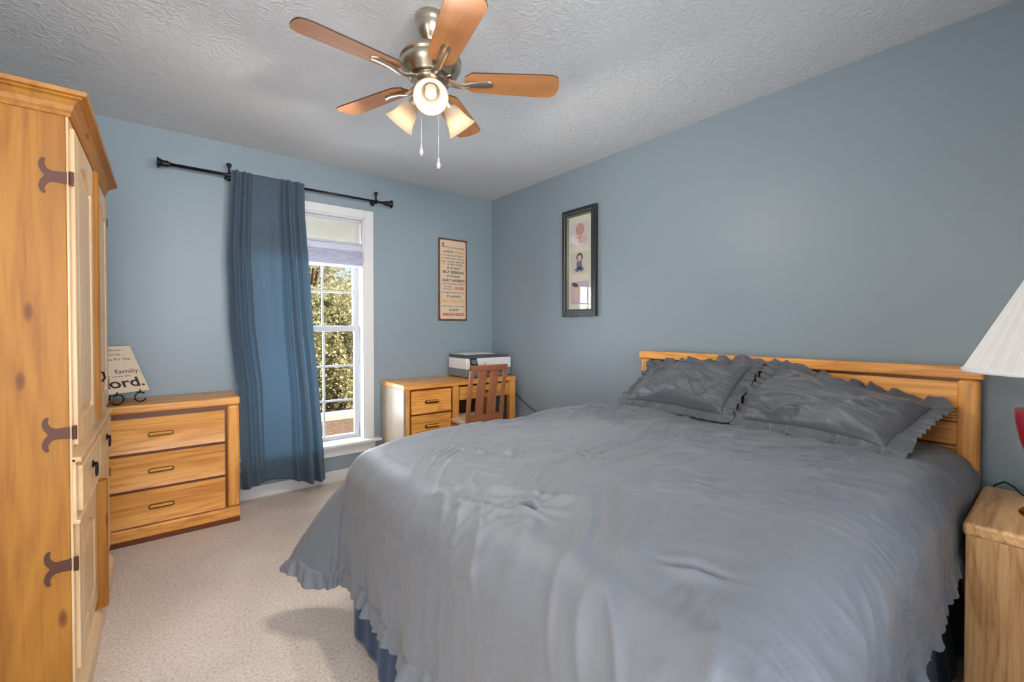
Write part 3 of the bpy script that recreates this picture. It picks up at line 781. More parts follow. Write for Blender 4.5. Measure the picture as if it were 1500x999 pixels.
# ================================================================== DESK
def desk():
    x0, x1, yf, yb, zt = 1.41, 2.488, 3.09, 3.525, 0.76
    t = thing('writing_desk', 'oak desk with two drawers in the corner under the wall sign', 'desk', ((x0 + x1) / 2, (yf + yb) / 2, 0))
    build('top', MB().box(x0, x1, yf, yb, zt - 0.036, zt), 'oak_x', t, bevel=0.004)
    build('side_panel', MB().box(x0, x0 + 0.018, yf + 0.002, yb, 0.0, zt - 0.036), 'paleoak_z', t, bevel=0.002)
    build('side_panel', MB().box(1.872, 1.888, yf + 0.02, yb, 0.0, zt - 0.036), 'oak_z', t)
    m = MB().box(x0 + 0.018, x0 + 0.052, yf + 0.002, yf + 0.03, 0.0, zt - 0.038)
    build('stile', m, 'oak_z', t, bevel=0.006)
    build('stile', MB().box(1.838, 1.896, yf + 0.002, yf + 0.03, 0.0, zt - 0.038), 'oak_z', t, bevel=0.010, seg=3)
    build('back_panel', MB().box(x0 + 0.018, x1 - 0.012, yb - 0.014, yb - 0.002, 0.3, zt - 0.036), 'oak_shaded', t)
    build('pedestal_frame', MB().box(x0 + 0.05, 1.84, yf + 0.018, yf + 0.026, 0.05, zt - 0.036).box(x0 + 0.018, 1.872, yf + 0.03, yb - .014, 0.04, 0.055), 'oak_shaded', t)
    for (a, b) in ((0.532, 0.708), (0.340, 0.518), (0.075, 0.326)):
        drawer_front(t, x0 + 0.066, 1.822, a, b, yf + 0.020, (x0 + 0.066 + 1.822) / 2, hw=0.125)
    d = build('centre_drawer', MB().box(1.905, 2.412, yf + 0.010, yf + 0.03, 0.600, 0.708), 'oak_x', t, bevel=0.003)
    m = MB().prism(pull(None, 0, 0, 0, 0.10), (2.158, yf + 0.010, 0.655), (1, 0, 0), (0, 0, 1), (0, -1, 0), 0.010)
    build('handle', m, 'aged_brass', d)
    build('leg', MB().box(2.418, x1 - 0.004, yf + 0.002, yf + 0.052, 0.0, zt - 0.036), 'oak_z', t, bevel=0.006)
    build('leg', MB().box(2.430, x1 - 0.004, yb - 0.05, yb - 0.014, 0.0, zt - 0.036), 'oak_z', t, bevel=0.006)
desk()

def chair():
    x0, x1, yb_, yt = 1.812, 2.158, 2.865, 2.795
    t = thing('desk_chair', 'reddish wood slat-back chair pushed up to the desk', 'chair', (1.985, 3.05, 0))
    zt, zs = 0.905, 0.44
    def stile(xa, xb):
        m = MB(); n = 10; pts = []
        for k in range(n + 1):
            q = k / n; z = zs * 0.9 + (zt - zs * 0.9) * q; y = yb_ + (yt - yb_) * q ** 1.4; pts.append((y, z))
        poly = [(y - 0.011, z) for y, z in pts] + [(y + 0.013, z) for y, z in reversed(pts)]
        m.prism(poly, (xa, 0, 0), (0, 1, 0), (0, 0, 1), (1, 0, 0), xb - xa)
        # the same stile runs down as the rear leg
        m.prism([(yb_ - 0.011, zs * 0.9), (yb_ + 0.014, zs * 0.9), (yb_ - 0.02, 0.0), (yb_ - 0.044, 0.0)], (xa, 0, 0), (0, 1, 0), (0, 0, 1), (1, 0, 0), xb - xa)
        build('rear_leg', m, 'redwood_z', t, bevel=0.003)
    stile(x0, x0 + 0.030); stile(x1 - 0.030, x1)
    yat = lambda z: yb_ + (yt - yb_) * ((z - zs * 0.9) / (zt - zs * 0.9)) ** 1.4
    m = MB().hexa([(x0 + .0, yat(0.862) - .012, 0.862), (x1, yat(0.862) - .012, 0.862), (x1, yat(0.862) + .014, 0.862), (x0, yat(0.862) + .014, 0.862)],
                  [(x0 + .0, yt - .014, zt + .002), (x1, yt - .014, zt + .002), (x1, yt + .014, zt + .002), (x0, yt + .014, zt + .002)])
    build('top_rail', m, 'redwood_x', t, bevel=0.006)
    build('lower_rail', MB().box(x0 + .03, x1 - .03, yat(0.48) - .010, yat(0.48) + .010, 0.455, 0.515), 'redwood_x', t, bevel=0.003)
    for c in (1.928, 2.042):
        m = MB(); w = 0.038
        zz = [0.51 + (0.865 - 0.51) * k / 6 for k in range(7)]
        poly = [(yat(z) - 0.005 , z) for z in zz] + [(yat(z) + 0.005, z) for z in reversed(zz)]
        m.prism(poly, (c - w, 0, 0), (0, 1, 0), (0, 0, 1), (1, 0, 0), 2 * w)
        build('slat', m, 'redwood_z', t, bevel=0.002)
    # seat frame, cushion, front legs
    build('seat_frame', MB().box(x0 + 0.004, x1 - 0.004, yb_ + 0.013, 3.225, 0.385, 0.425), 'redwood_x', t, bevel=0.003)
    P = np.zeros((13, 13, 3))
    m = MB(); n = 24
    m.box(x0 + 0.014, x1 - 0.014, yb_ + 0.02, 3.22, 0.425, 0.468)
    build('seat', m, 'seat_cloth', t, bevel=0.020, seg=5, smooth=True)
    for xa in (x0 + 0.006, x1 - 0.036): build('front_leg', MB().box(xa, xa + 0.030, 3.193, 3.223, 0, 0.385), 'redwood_z', t, bevel=0.003)
    for xa in (x0 + 0.016, x1 - 0.026): build('stretcher', MB().box(xa, xa + 0.012, yb_, 3.20, 0.15, 0.175), 'redwood_y', t)
chair()

def printer():
    x0, x1, yf, yb, z = 2.028, 2.512, 3.195, 3.495, 0.76
    t = thing('printer', 'white and grey inkjet printer on the desk in the corner', 'printer', ((x0 + x1) / 2, (yf + yb) / 2, z))
    build('base', MB().box(x0 + 0.002, x1 - 0.002, yf + 0.004, yb, z + 0.008, z + 0.074).box(x0 + 0.02, x0 + 0.10, yf + 0.10, yb - .03, z, z + 0.01).box(x1 - 0.10, x1 - 0.02, yf + 0.02, yb - .03, z, z + 0.01), 'printer_grey', t, bevel=0.006)
    build('body', MB().box(x0, x1, yf, yb, z + 0.074, z + 0.168), 'printer_white', t, bevel=0.008, seg=3)
    build('scanner_bed', MB().box(x0 + 0.012, x1 - 0.02, yf + 0.012, yb - 0.006, z + 0.167, z + 0.186), 'printer_dark', t, bevel=0.003)
    build('lid', MB().box(x0 + 0.008, x0 + 0.330, yf + 0.03, yb, z + 0.184, z + 0.200), 'printer_dark', t, bevel=0.005)
    build('lid_panel', MB().box(x0 + 0.012, x0 + 0.326, yf + 0.034, yb - 0.004, z + 0.1995, z + 0.2035), 'printer_white', t, bevel=0.002)
    c = build('control_panel', MB().hexa([(x0 + 0.040, yf + 0.004, z + 0.100), (x0 + 0.112, yf + 0.004, z + 0.100), (x0 + 0.112, yf - 0.020, z + 0.100), (x0 + 0.040, yf - 0.020, z + 0.100)],
              [(x0 + 0.032, yf + 0.010, z + 0.170), (x0 + 0.104, yf + 0.010, z + 0.170), (x0 + 0.104, yf - 0.004, z + 0.170), (x0 + 0.032, yf - 0.004, z + 0.170)]), 'black_plastic', t, bevel=0.003)
    build('screen', MB().hexa([(x0 + 0.048, yf - 0.0165, z + 0.122), (x0 + 0.100, yf - 0.0165, z + 0.122), (x0 + 0.100, yf - 0.0180, z + 0.122), (x0 + 0.048, yf - 0.0180, z + 0.122)],
              [(x0 + 0.044, yf - 0.006, z + 0.158), (x0 + 0.096, yf - 0.006, z + 0.158), (x0 + 0.096, yf - 0.0085, z + 0.158), (x0 + 0.044, yf - 0.0085, z + 0.158)]), 'screen_grey', c)
    m = MB(); n = 28; cx, cz = x0 + 0.192, z + 0.118
    ring_ = lambda r: [(r * cos(2 * pi * k / n), r * sin(2 * pi * k / n)) for k in range(n)]
    for k in range(n):
        a, b = 2 * pi * k / n, 2 * pi * (k + 1) / n
        m.quad((cx + .0135 * cos(a), yf - .0006, cz + .0135 * sin(a)), (cx + .0135 * cos(b), yf - .0006, cz + .0135 * sin(b)), (cx + .0115 * cos(b), yf - .0006, cz + .0115 * sin(b)), (cx + .0115 * cos(a), yf - .0006, cz + .0115 * sin(a)))
    lg = build('logo', m, 'logo_dark', t)
    text_mesh('hp', 'logo_dark', t, (cx, yf, cz), (1, 0, 0), (0, 0, 1), (0, -1, 0), 0, 0, 0.013, 0.017, 0.0, 0.3, name='logo', raised=0.0008)
    build('paper_slot', MB().box(x0 + 0.14, x0 + 0.40, yf + 0.002, yf + 0.006, z + 0.078, z + 0.090).box(x0 + 0.14, x0 + 0.40, yf - .002, yf + 0.006, z + 0.030, z + 0.060), 'printer_dark', t)
printer()

# black power cord from behind the desk down the right wall
pts = [(2.515, 3.40, 0.70), (2.528, 3.25, 0.645), (2.535, 3.146, 0.588), (2.538, 3.05, 0.530), (2.538, 2.93, 0.482), (2.538, 2.80, 0.435), (2.538, 2.60, 0.385), (2.538, 2.40, 0.352)]
co = build('power_cord', MB().tube(pts, 0.0035, 8), 'cord_black', smooth=True, base=(2.53, 2.9, 0.5)); tag(co, 'thin black power cord on the right wall beside the desk', 'cord')
o = build('wall_outlet', MB().box(2.538, 2.546, 2.35, 2.42, 0.30, 0.415), 'outlet_white', bevel=0.003, base=(2.546, 2.385, 0.30))
tag(o, 'white electrical outlet low on the right wall behind the bed', 'outlet')

# ================================================================== CURTAIN, ROD, SHADE
def rod():
    zr, yr = 2.202, Y1 - 0.09
    t = thing('curtain_rod', 'dark bronze curtain rod with flared end caps above the window', 'curtain rod', (0.73, yr, zr))
    build('pole', MB().tube([(0.04, yr, zr), (0.78, yr, zr)], 0.010, 14).tube([(0.77, yr, zr), (1.42, yr, zr)], 0.0085, 14), 'rod_bronze', t, smooth=True)
    prof = [(0.0105, 0.0), (0.014, 0.004), (0.012, 0.010), (0.020, 0.018), (0.018, 0.026), (0.019, 0.040), (0.026, 0.056), (0.033, 0.064), (0.031, 0.068), (0.018, 0.070), (0.0, 0.071)]
    build('finial', MB().lathe(prof, (0.05, yr, zr), (-1, 0, 0), 24), 'rod_bronze', t, smooth=True)
    build('finial', MB().lathe(prof, (1.41, yr, zr), (1, 0, 0), 24), 'rod_bronze', t, smooth=True)
    for x in (0.352, 1.345):
        m = MB().tube([(x, Y1 - 0.001, zr + 0.0), (x, Y1 - 0.05, zr - 0.004), (x, yr, zr - 0.016)], 0.006, 10)
        m.lathe([(0.020, 0), (0.020, 0.004), (0.010, 0.008)], (x, Y1, zr), (0, -1, 0), 18)
        m.lathe([(0.0145, -0.010), (0.0145, 0.010)], (x - 0.0, yr, zr), (1, 0, 0), 18)
        b = build('bracket', m, 'rod_bronze', t, smooth='auto')
        m = MB().lathe([(0.006, 0), (0.008, 0.010), (0.005, 0.016), (0.008, 0.026), (0.006, 0.034), (0.012, 0.042), (0.0165, 0.052), (0.013, 0.062), (0.0, 0.066)], (x, yr, zr + 0.012), (0, 0, 1), 18)
        build('finial_knob', m, 'rod_bronze', b, smooth=True)
rod()

def curtain():
    nz, ns = 150, 260; zt, yr = 2.232, Y1 - 0.09
    s = np.linspace(0, 1, ns)[None, :]; q = np.linspace(0, 1, nz)[:, None]     # q: 0 top, 1 bottom
    zb = 0.115 + 0.03 * np.sin(pi * s * 1.6) * 1.0 - 0.02 * s + 0 * q
    Z = zt + (zb - zt) * q
    xl = np.interp(q, [0, 0.04, 0.26, 0.5, 0.60, 0.68, 1.0], [0.366, 0.362, 0.340, 0.352, 0.374, 0.393, 0.410])
    xr = np.interp(q, [0, 0.1, 0.3, 0.5, 0.75, 1.0], [0.812, 0.815, 0.845, 0.872, 0.915, 0.945])
    X = xl + (xr - xl) * s
    folds = [(0.07, 0.07, 0.022, 0.034, 0.062), (0.17, 0.17, 0.020, 0.030, 0.055), (0.235, 0.25, 0.016, 0.018, 0.03), (0.69, 0.64, 0.018, 0.024, 0.035),
             (0.765, 0.78, 0.024, 0.034, 0.085), (0.90, 0.93, 0.020, 0.022, 0.05), (0.30, 0.31, 0.022, -0.012, -0.032), (0.61, 0.56, 0.020, -0.008, -0.025), (0.84, 0.86, 0.014, -0.010, -0.03)]
    Yf = np.zeros((nz, ns))
    for (st, sb, wt, at, ab) in folds:
        c = st + (sb - st) * q; w = wt * (1 + 1.1 * q); a = at + (ab - at) * q
        Yf += a * np.exp(-((s - c) / w) ** 2)
    Yf += 0.004 * np.sin(s * 30 + 2 * q) * (0.4 + q) + 0.012 * np.sin(s * 9 + 1.0) * q
    Yf += 0.004 * fbm(X * 9, Z * 3.0, 5, 3)
    X = X + 0.006 * vnoise(s * 6 + 0 * q, q * 3 + 0 * s, 3)
    Yf = np.maximum(Yf, -0.004)
    # head: cloth wraps the pole (rod pocket ruffle): front passes before the pole
    front = 0.016
    Y = yr - front - Yf
    pinch = np.exp(-((q - 0.035) / 0.012) ** 2)
    Y = Y + pinch * (Yf * 0.2)
    P = np.stack([X, Y, Z + 0.0], -1)
    m = MB().grid(P)
    o = build('curtain', m, 'curtain_cloth', smooth=True, base=(0.62, yr, 0.11), solid=0.0022)
    tag(o, 'long slate-blue curtain panel hanging over the left of the window', 'curtain')
    # back of the rod pocket and hem bands are children
    qb = np.linspace(0, 0.075, 10)[:, None]
    Xb = P[:10, :, 0]; 
    Pb = np.stack([np.interp(s, [0, 1], [0.370, 0.808]) + 0 * qb, (yr + 0.014) + 0 * qb * s + 0.003 * np.sin(s * 60) + 0 * qb, zt - (zt - 0.115) * qb + 0 * s], -1)
    h = build('rod_pocket', MB().grid(Pb), 'curtain_cloth', o, smooth=True, solid=0.002)
    k0 = int(nz * 0.945)
    Ph = P[k0:, :, :].copy(); Ph[:, :, 1] += 0.0035
    build('hem', MB().grid(Ph), 'curtain_cloth', o, smooth=True)
curtain()

def shade():
    xa, xb = WX0 + 0.016, WX1 - 0.018
    yS = Y1 + 0.035
    t = thing('roman_shade', 'white woven pleated shade drawn up at the top of the window', 'window shade', ((xa + xb) / 2, yS, WZ1 - 0.012))
    build('headrail', MB().box(xa, xb, yS - 0.005, yS + 0.03, WZ1 - 0.034, WZ1 - 0.012), 'vinyl_white', t, bevel=0.003)
    m = MB()
    m.box(xa, xb, yS + 0.006, yS + 0.0075, 1.872, WZ1 - 0.03)
    build('woven_panel', m, 'shade_weave', t)
    build('shade_rail', MB().box(xa - 0.004, xb + 0.008, Y1 - 0.014, Y1 + 0.030, 1.850, 1.866), 'shade_stack', t, bevel=0.003)
    m = MB(); n = 9; prof = []
    z = 1.850
    prof.append((0.030, z)); prof.append((-0.022, z - 0.004))
    prof.append((-0.030, 1.800))
    for k in range(n):
        zz = 1.795 - k * 0.0135
        bulge = 0.014 * sin(pi * (k + 1) / n)
        prof.append((-0.034 - bulge, zz)); prof.append((-0.020 - bulge, zz - 0.0075))
    prof.append((0.0, 1.672)); prof.append((0.030, 1.672))
    m.prism(prof, (xa, Y1, 0), (0, 1, 0), (0, 0, 1), (1, 0, 0), xb - xa)
    build('pleat_stack', m, 'shade_stack', t)
shade()

# ================================================================== WALL SIGN
def wall_sign():
    x0, x1, z0, z1 = 1.950, 2.252, 1.258, 2.008
    t = thing('wall_sign', 'tall cream metal sign of love sayings with rust-brown edge', 'sign', ((x0 + x1) / 2, Y1, z0))
    yb = Y1
    build('frame', MB().box(x0, x1, yb - 0.010, yb, z0, z1), 'sign_rust', t, bevel=0.003)
    g = 0.017
    # panel with rounded corners
    poly = []; r = 0.012; a0, a1, b0, b1 = x0 + g, x1 - g, z0 + g, z1 - g
    for (cx, cz, s) in ((a1 - r, b0 + r, -90), (a1 - r, b1 - r, 0), (a0 + r, b1 - r, 90), (a0 + r, b0 + r, 180)):
        for k in range(6):
            a = radians(s + 90 * k / 5); poly.append((cx + r * cos(a), cz + r * sin(a)))
    build('sign_panel', MB().prism(poly, (0, yb - 0.010, 0), (1, 0, 0), (0, 0, 1), (0, -1, 0), 0.0015), 'sign_paper', t)
    W_, H_ = a1 - a0, b1 - b0; org = (a0, yb - 0.0115, b1)
    L = [('L', .08, .26, .062, .075, 'ink_brown'), ('OVE', .27, .50, .092, .030, 'ink_brown'), ('IS PATIENT', .55, .96, .092, .026, 'ink_slate'),
         ('LOVE IS', .12, .50, .145, .033, 'ink_slate'), ('KIND', .56, .93, .145, .044, 'ink_orange'),
         ('IT DOES NOT ENVY', .05, .93, .192, .024, 'ink_slate'), ('IT DOES NOT BOAST', .05, .95, .230, .024, 'ink_slate'),
         ('IT', .05, .22, .287, .066, 'ink_orange'), ('IS NOT PROUD', .28, .96, .270, .028, 'ink_slate'), ('IS NOT RUDE', .28, .88, .305, .028, 'ink_slate'),
         ('IT IS NOT', .27, .80, .352, .034, 'ink_slate'), ('SELF SEEKING', .08, .94, .402, .042, 'ink_slate'),
         ('IT IS NOT', .26, .80, .456, .034, 'ink_slate'), ('EASILY ANGERED', .08, .96, .508, .042, 'ink_slate'),
         ('IT KEEPS NO RECORD OF WRONGS', .04, .97, .553, .022, 'ink_slate'),
         ('LOVE DOES', .12, .46, .590, .020, 'ink_slate'), ('NOT DELIGHT', .11, .50, .622, .020, 'ink_slate'), ('IN EVIL', .57, .94, .607, .050, 'ink_red'),
         ('BUT REJOICES WITH THE TRUTH', .06, .95, .668, .026, 'ink_slate'), ('IT ALWAYS', .26, .80, .713, .036, 'ink_slate'),
         ('PROTECTS', .06, .96, .775, .058, 'ink_yellow'), ('ALWAYS TRUSTS, ALWAYS HOPES', .04, .97, .840, .022, 'ink_slate'),
         ('ALWAYS', .33, .70, .886, .034, 'ink_slate'), ('PERSEVERES', .10, .94, .945, .042, 'ink_red')]
    for (s, fa, fb, fy, h, mt) in L:
        text_mesh(s, mt, t, org, (1, 0, 0), (0, 0, 1), (0, -1, 0), (fa + fb) / 2 * W_, -fy * H_, (fb - fa) * W_, h * H_ * 0.82, 0.035 if h > .03 else 0.022, raised=0.0006)
wall_sign()

# ================================================================== PICTURE FRAME ON THE RIGHT WALL
def picture():
    y0, y1, z0, z1 = 2.190, 2.541, 1.283, 2.117; xw = X1
    t = thing('picture_frame', 'tall black frame holding three baby photographs on the right wall', 'picture frame', (xw, (y0 + y1) / 2, z0))
    g = 0.045; d = 0.030
    m = MB()
    for (a, b, c, e) in ((y0, y0 + g, z0, z1), (y1 - g, y1, z0, z1), (y0 + g, y1 - g, z0, z0 + g), (y0 + g, y1 - g, z1 - g, z1)):
        m.box(xw - d, xw, a, b, c, e)
    f = build('frame', m, 'frame_black', t, bevel=0.003)
    m = MB(); g2 = g + 0.012          # sloping inner lip
    A = [(y0 + g * 0.62, z0 + g * 0.62), (y1 - g * 0.62, z0 + g * 0.62), (y1 - g * 0.62, z1 - g * 0.62), (y0 + g * 0.62, z1 - g * 0.62)]
    B = [(y0 + g2, z0 + g2), (y1 - g2, z0 + g2), (y1 - g2, z1 - g2), (y0 + g2, z1 - g2)]
    for k in range(4):
        a, b = A[k], A[(k + 1) % 4]; c, e = B[(k + 1) % 4], B[k]
        m.hexa([(xw - 0.006, a[0], a[1]), (xw - 0.006, b[0], b[1]), (xw - 0.006, c[0], c[1]), (xw - 0.006, e[0], e[1])],
               [(xw - d - 0.003, a[0], a[1]), (xw - d - 0.003, b[0], b[1]), (xw - 0.012, c[0], c[1]), (xw - 0.012, e[0], e[1])])
    build('frame_lip', m, 'frame_olive', t)
    xm = xw - 0.008
    build('mat_board', MB().box(xm, xw - 0.002, y0 + g, y1 - g, z0 + g, z1 - g), 'mat_cream', t)
    H = z1 - z0
    ya, yb = 2.275, 2.462
    def ell(cy, cz, ry, rz, n=20, rot=0):
        return [(cy + ry * cos(2 * pi * k / n) * cos(rot) - rz * sin(2 * pi * k / n) * sin(rot), cz + ry * cos(2 * pi * k / n) * sin(rot) + rz * sin(2 * pi * k / n) * cos(rot)) for k in range(n)]
    def flat(name, polys, mt, par, lay):
        for p in polys: build(name, MB().prism(p, (xm - 0.0006 * lay, 0, 0), (0, 1, 0), (0, 0, 1), (-1, 0, 0), 0.0005), mt, par)
    for k, (fa, fb, mt) in enumerate(((.13, .34, 'print_ivory'), (.40, .61, 'print_cream'), (.675, .885, 'print_lilac'))):
        za, zb = z1 - fb * H, z1 - fa * H; zc = (za + zb) / 2; yc = (ya + yb) / 2
        p = build('photograph', MB().box(xm - 0.0008, xm, ya, yb, za, zb), mt, t)
        if k == 0:     # newborn with folded arms
            flat('printed_shape', [ell(yc + .03, zc - .045, .075, .040, rot=.3)], 'print_white', p, 2)
            flat('printed_shape', [ell(yc - .030, zc - .045, .046, .030, rot=-.4), ell(yc + .012, zc - .015, .030, .022)], 'skin_light', p, 3)
            flat('printed_shape', [ell(yc - .006, zc + .035, .044, .046, rot=.2)], 'skin_pink', p, 4)
        elif k == 1:   # small child sitting, dark hair, blue clothes
            flat('printed_shape', [ell(yc, zc + .044, .034, .034)], 'hair_brown', p, 2)
            flat('printed_shape', [ell(yc, zc + .037, .021, .024)], 'skin_light', p, 3)
            flat('printed_shape', [ell(yc, zc - .010, .033, .036), ell(yc - .02, zc - .05, .034, .018, rot=.4), ell(yc + .022, zc - .05, .034, .018, rot=-.4)], 'denim', p, 2)
            flat('printed_shape', [ell(yc - .042, zc - .066, .013, .010), ell(yc + .044, zc - .066, .013, .010), ell(yc - .034, zc - .01, .009, .022, rot=-.5)], 'skin_light', p, 4)
        else:          # close view of a sleeping face in soft lilac
            flat('printed_shape', [ell(yc + .030, zc + .005, .050, .066, rot=.2)], 'skin_light', p, 2)
            flat('printed_shape', [ell(yc + .045, zc + .062, .035, .016, rot=.3)], 'hair_brown', p, 3)
    build('glass', MB().quad((xm - .006, y0 + g + .004, z0 + g + .004), (xm - .006, y1 - g - .004, z0 + g + .004), (xm - .006, y1 - g - .004, z1 - g - .004), (xm - .006, y0 + g + .004, z1 - g - .004)), 'clear_glass', t)
picture()

# ================================================================== BED
BX0, BX1, BY0, BY1 = 0.585, 2.425, 0.275, 1.755
def bed():
    t = thing('bed', 'queen bed with honey oak headboard and navy bed skirt', 'bed', ((BX0 + BX1) / 2, (BY0 + BY1) / 2, 0))
    xh0, xh1 = 2.437, 2.487; ya, yb = 0.214, 1.735
    build('headboard_rail', MB().box(xh0 - 0.010, xh1 + 0.004, ya - 0.012, yb + 0.010, 0.998, 1.046), 'oak_y', t, bevel=0.009, seg=3)
    for (a, b) in ((ya, ya + 0.064), (yb - 0.064, yb)):
        build('headboard_post', MB().box(xh0, xh1, a, b, 0.0, 0.998), 'oak_z', t, bevel=0.016, seg=4)
    m = MB().box(xh0 + 0.016, xh1 - 0.016, ya + 0.06, yb - 0.06, 0.878, 0.985)
    build('headboard_panel', m, 'oak_y', t, bevel=0.004)
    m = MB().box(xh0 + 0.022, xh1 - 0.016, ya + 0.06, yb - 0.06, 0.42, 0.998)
    build('headboard_panel', m, 'oak_shaded', t)
    m = MB()
    for k in range(4): m.box(xh0 + 0.018, xh1 - 0.018, ya + 0.06, yb - 0.06, 0.828 + k * 0.0125, 0.8375 + k * 0.0125)
    build('headboard_fluting', m, 'oak_y', t, bevel=0.002)
    m = MB().box(xh0 + 0.016, xh1 - 0.018, ya + 0.06, yb - 0.06, 0.735, 0.822)
    build('headboard_panel', m, 'oak_y', t, bevel=0.004)
    m = MB()
    for k in range(4): m.box(xh0 + 0.018, xh1 - 0.018, ya + 0.06, yb - 0.06, 0.68 + k * 0.0125, 0.6895 + k * 0.0125)
    build('headboard_fluting', m, 'oak_y', t, bevel=0.002)
    build('mattress', MB().box(BX0 + 0.03, BX1, BY0 + 0.03, BY1 - 0.03, 0.35, 0.66), 'mattress_cloth', t, bevel=0.05, seg=4)
    build('box_spring', MB().box(BX0 + 0.02, BX1, BY0 + 0.02, BY1 - 0.02, 0.12, 0.35), 'mattress_cloth', t, bevel=0.01)
    # skirt: follows foot and both sides with soft pleats
    per = []; st = 0.012
    def seg(x0, y0, x1, y1, nx, ny):
        L = hypot(x1 - x0, y1 - y0); n = int(L / st)
        for k in range(n): q = k / n; per.append((x0 + (x1 - x0) * q, y0 + (y1 - y0) * q, nx, ny))
    seg(BX1, BY0 + 0.01, BX0, BY0 + 0.01, 0, -1); seg(BX0, BY0 + 0.01, BX0, BY1 - 0.01, -1, 0); seg(BX0, BY1 - 0.01, BX1, BY1 - 0.01, 0, 1)
    n = len(per); rows = 24; P = np.zeros((rows, n, 3))
    for j in range(rows):
        q = j / (rows - 1)
        for i, (x, y, nx, ny) in enumerate(per):
            s = i * st
            a = (0.006 * sin(s * 22) + 0.008 * sin(s * 9.0 + 1) + 0.004 * sin(s * 51)) * (0.25 + 0.75 * q)
            f = a + 0.012 * q + (0.035 * q if ny < 0 else 0)
            P[j, i] = (x + nx * f, y + ny * f, 0.36 - 0.355 * q)
    # corners blend
    build('bed_skirt', MB().grid(P), 'navy_cloth', t, smooth=True, solid=0.002)
bed()

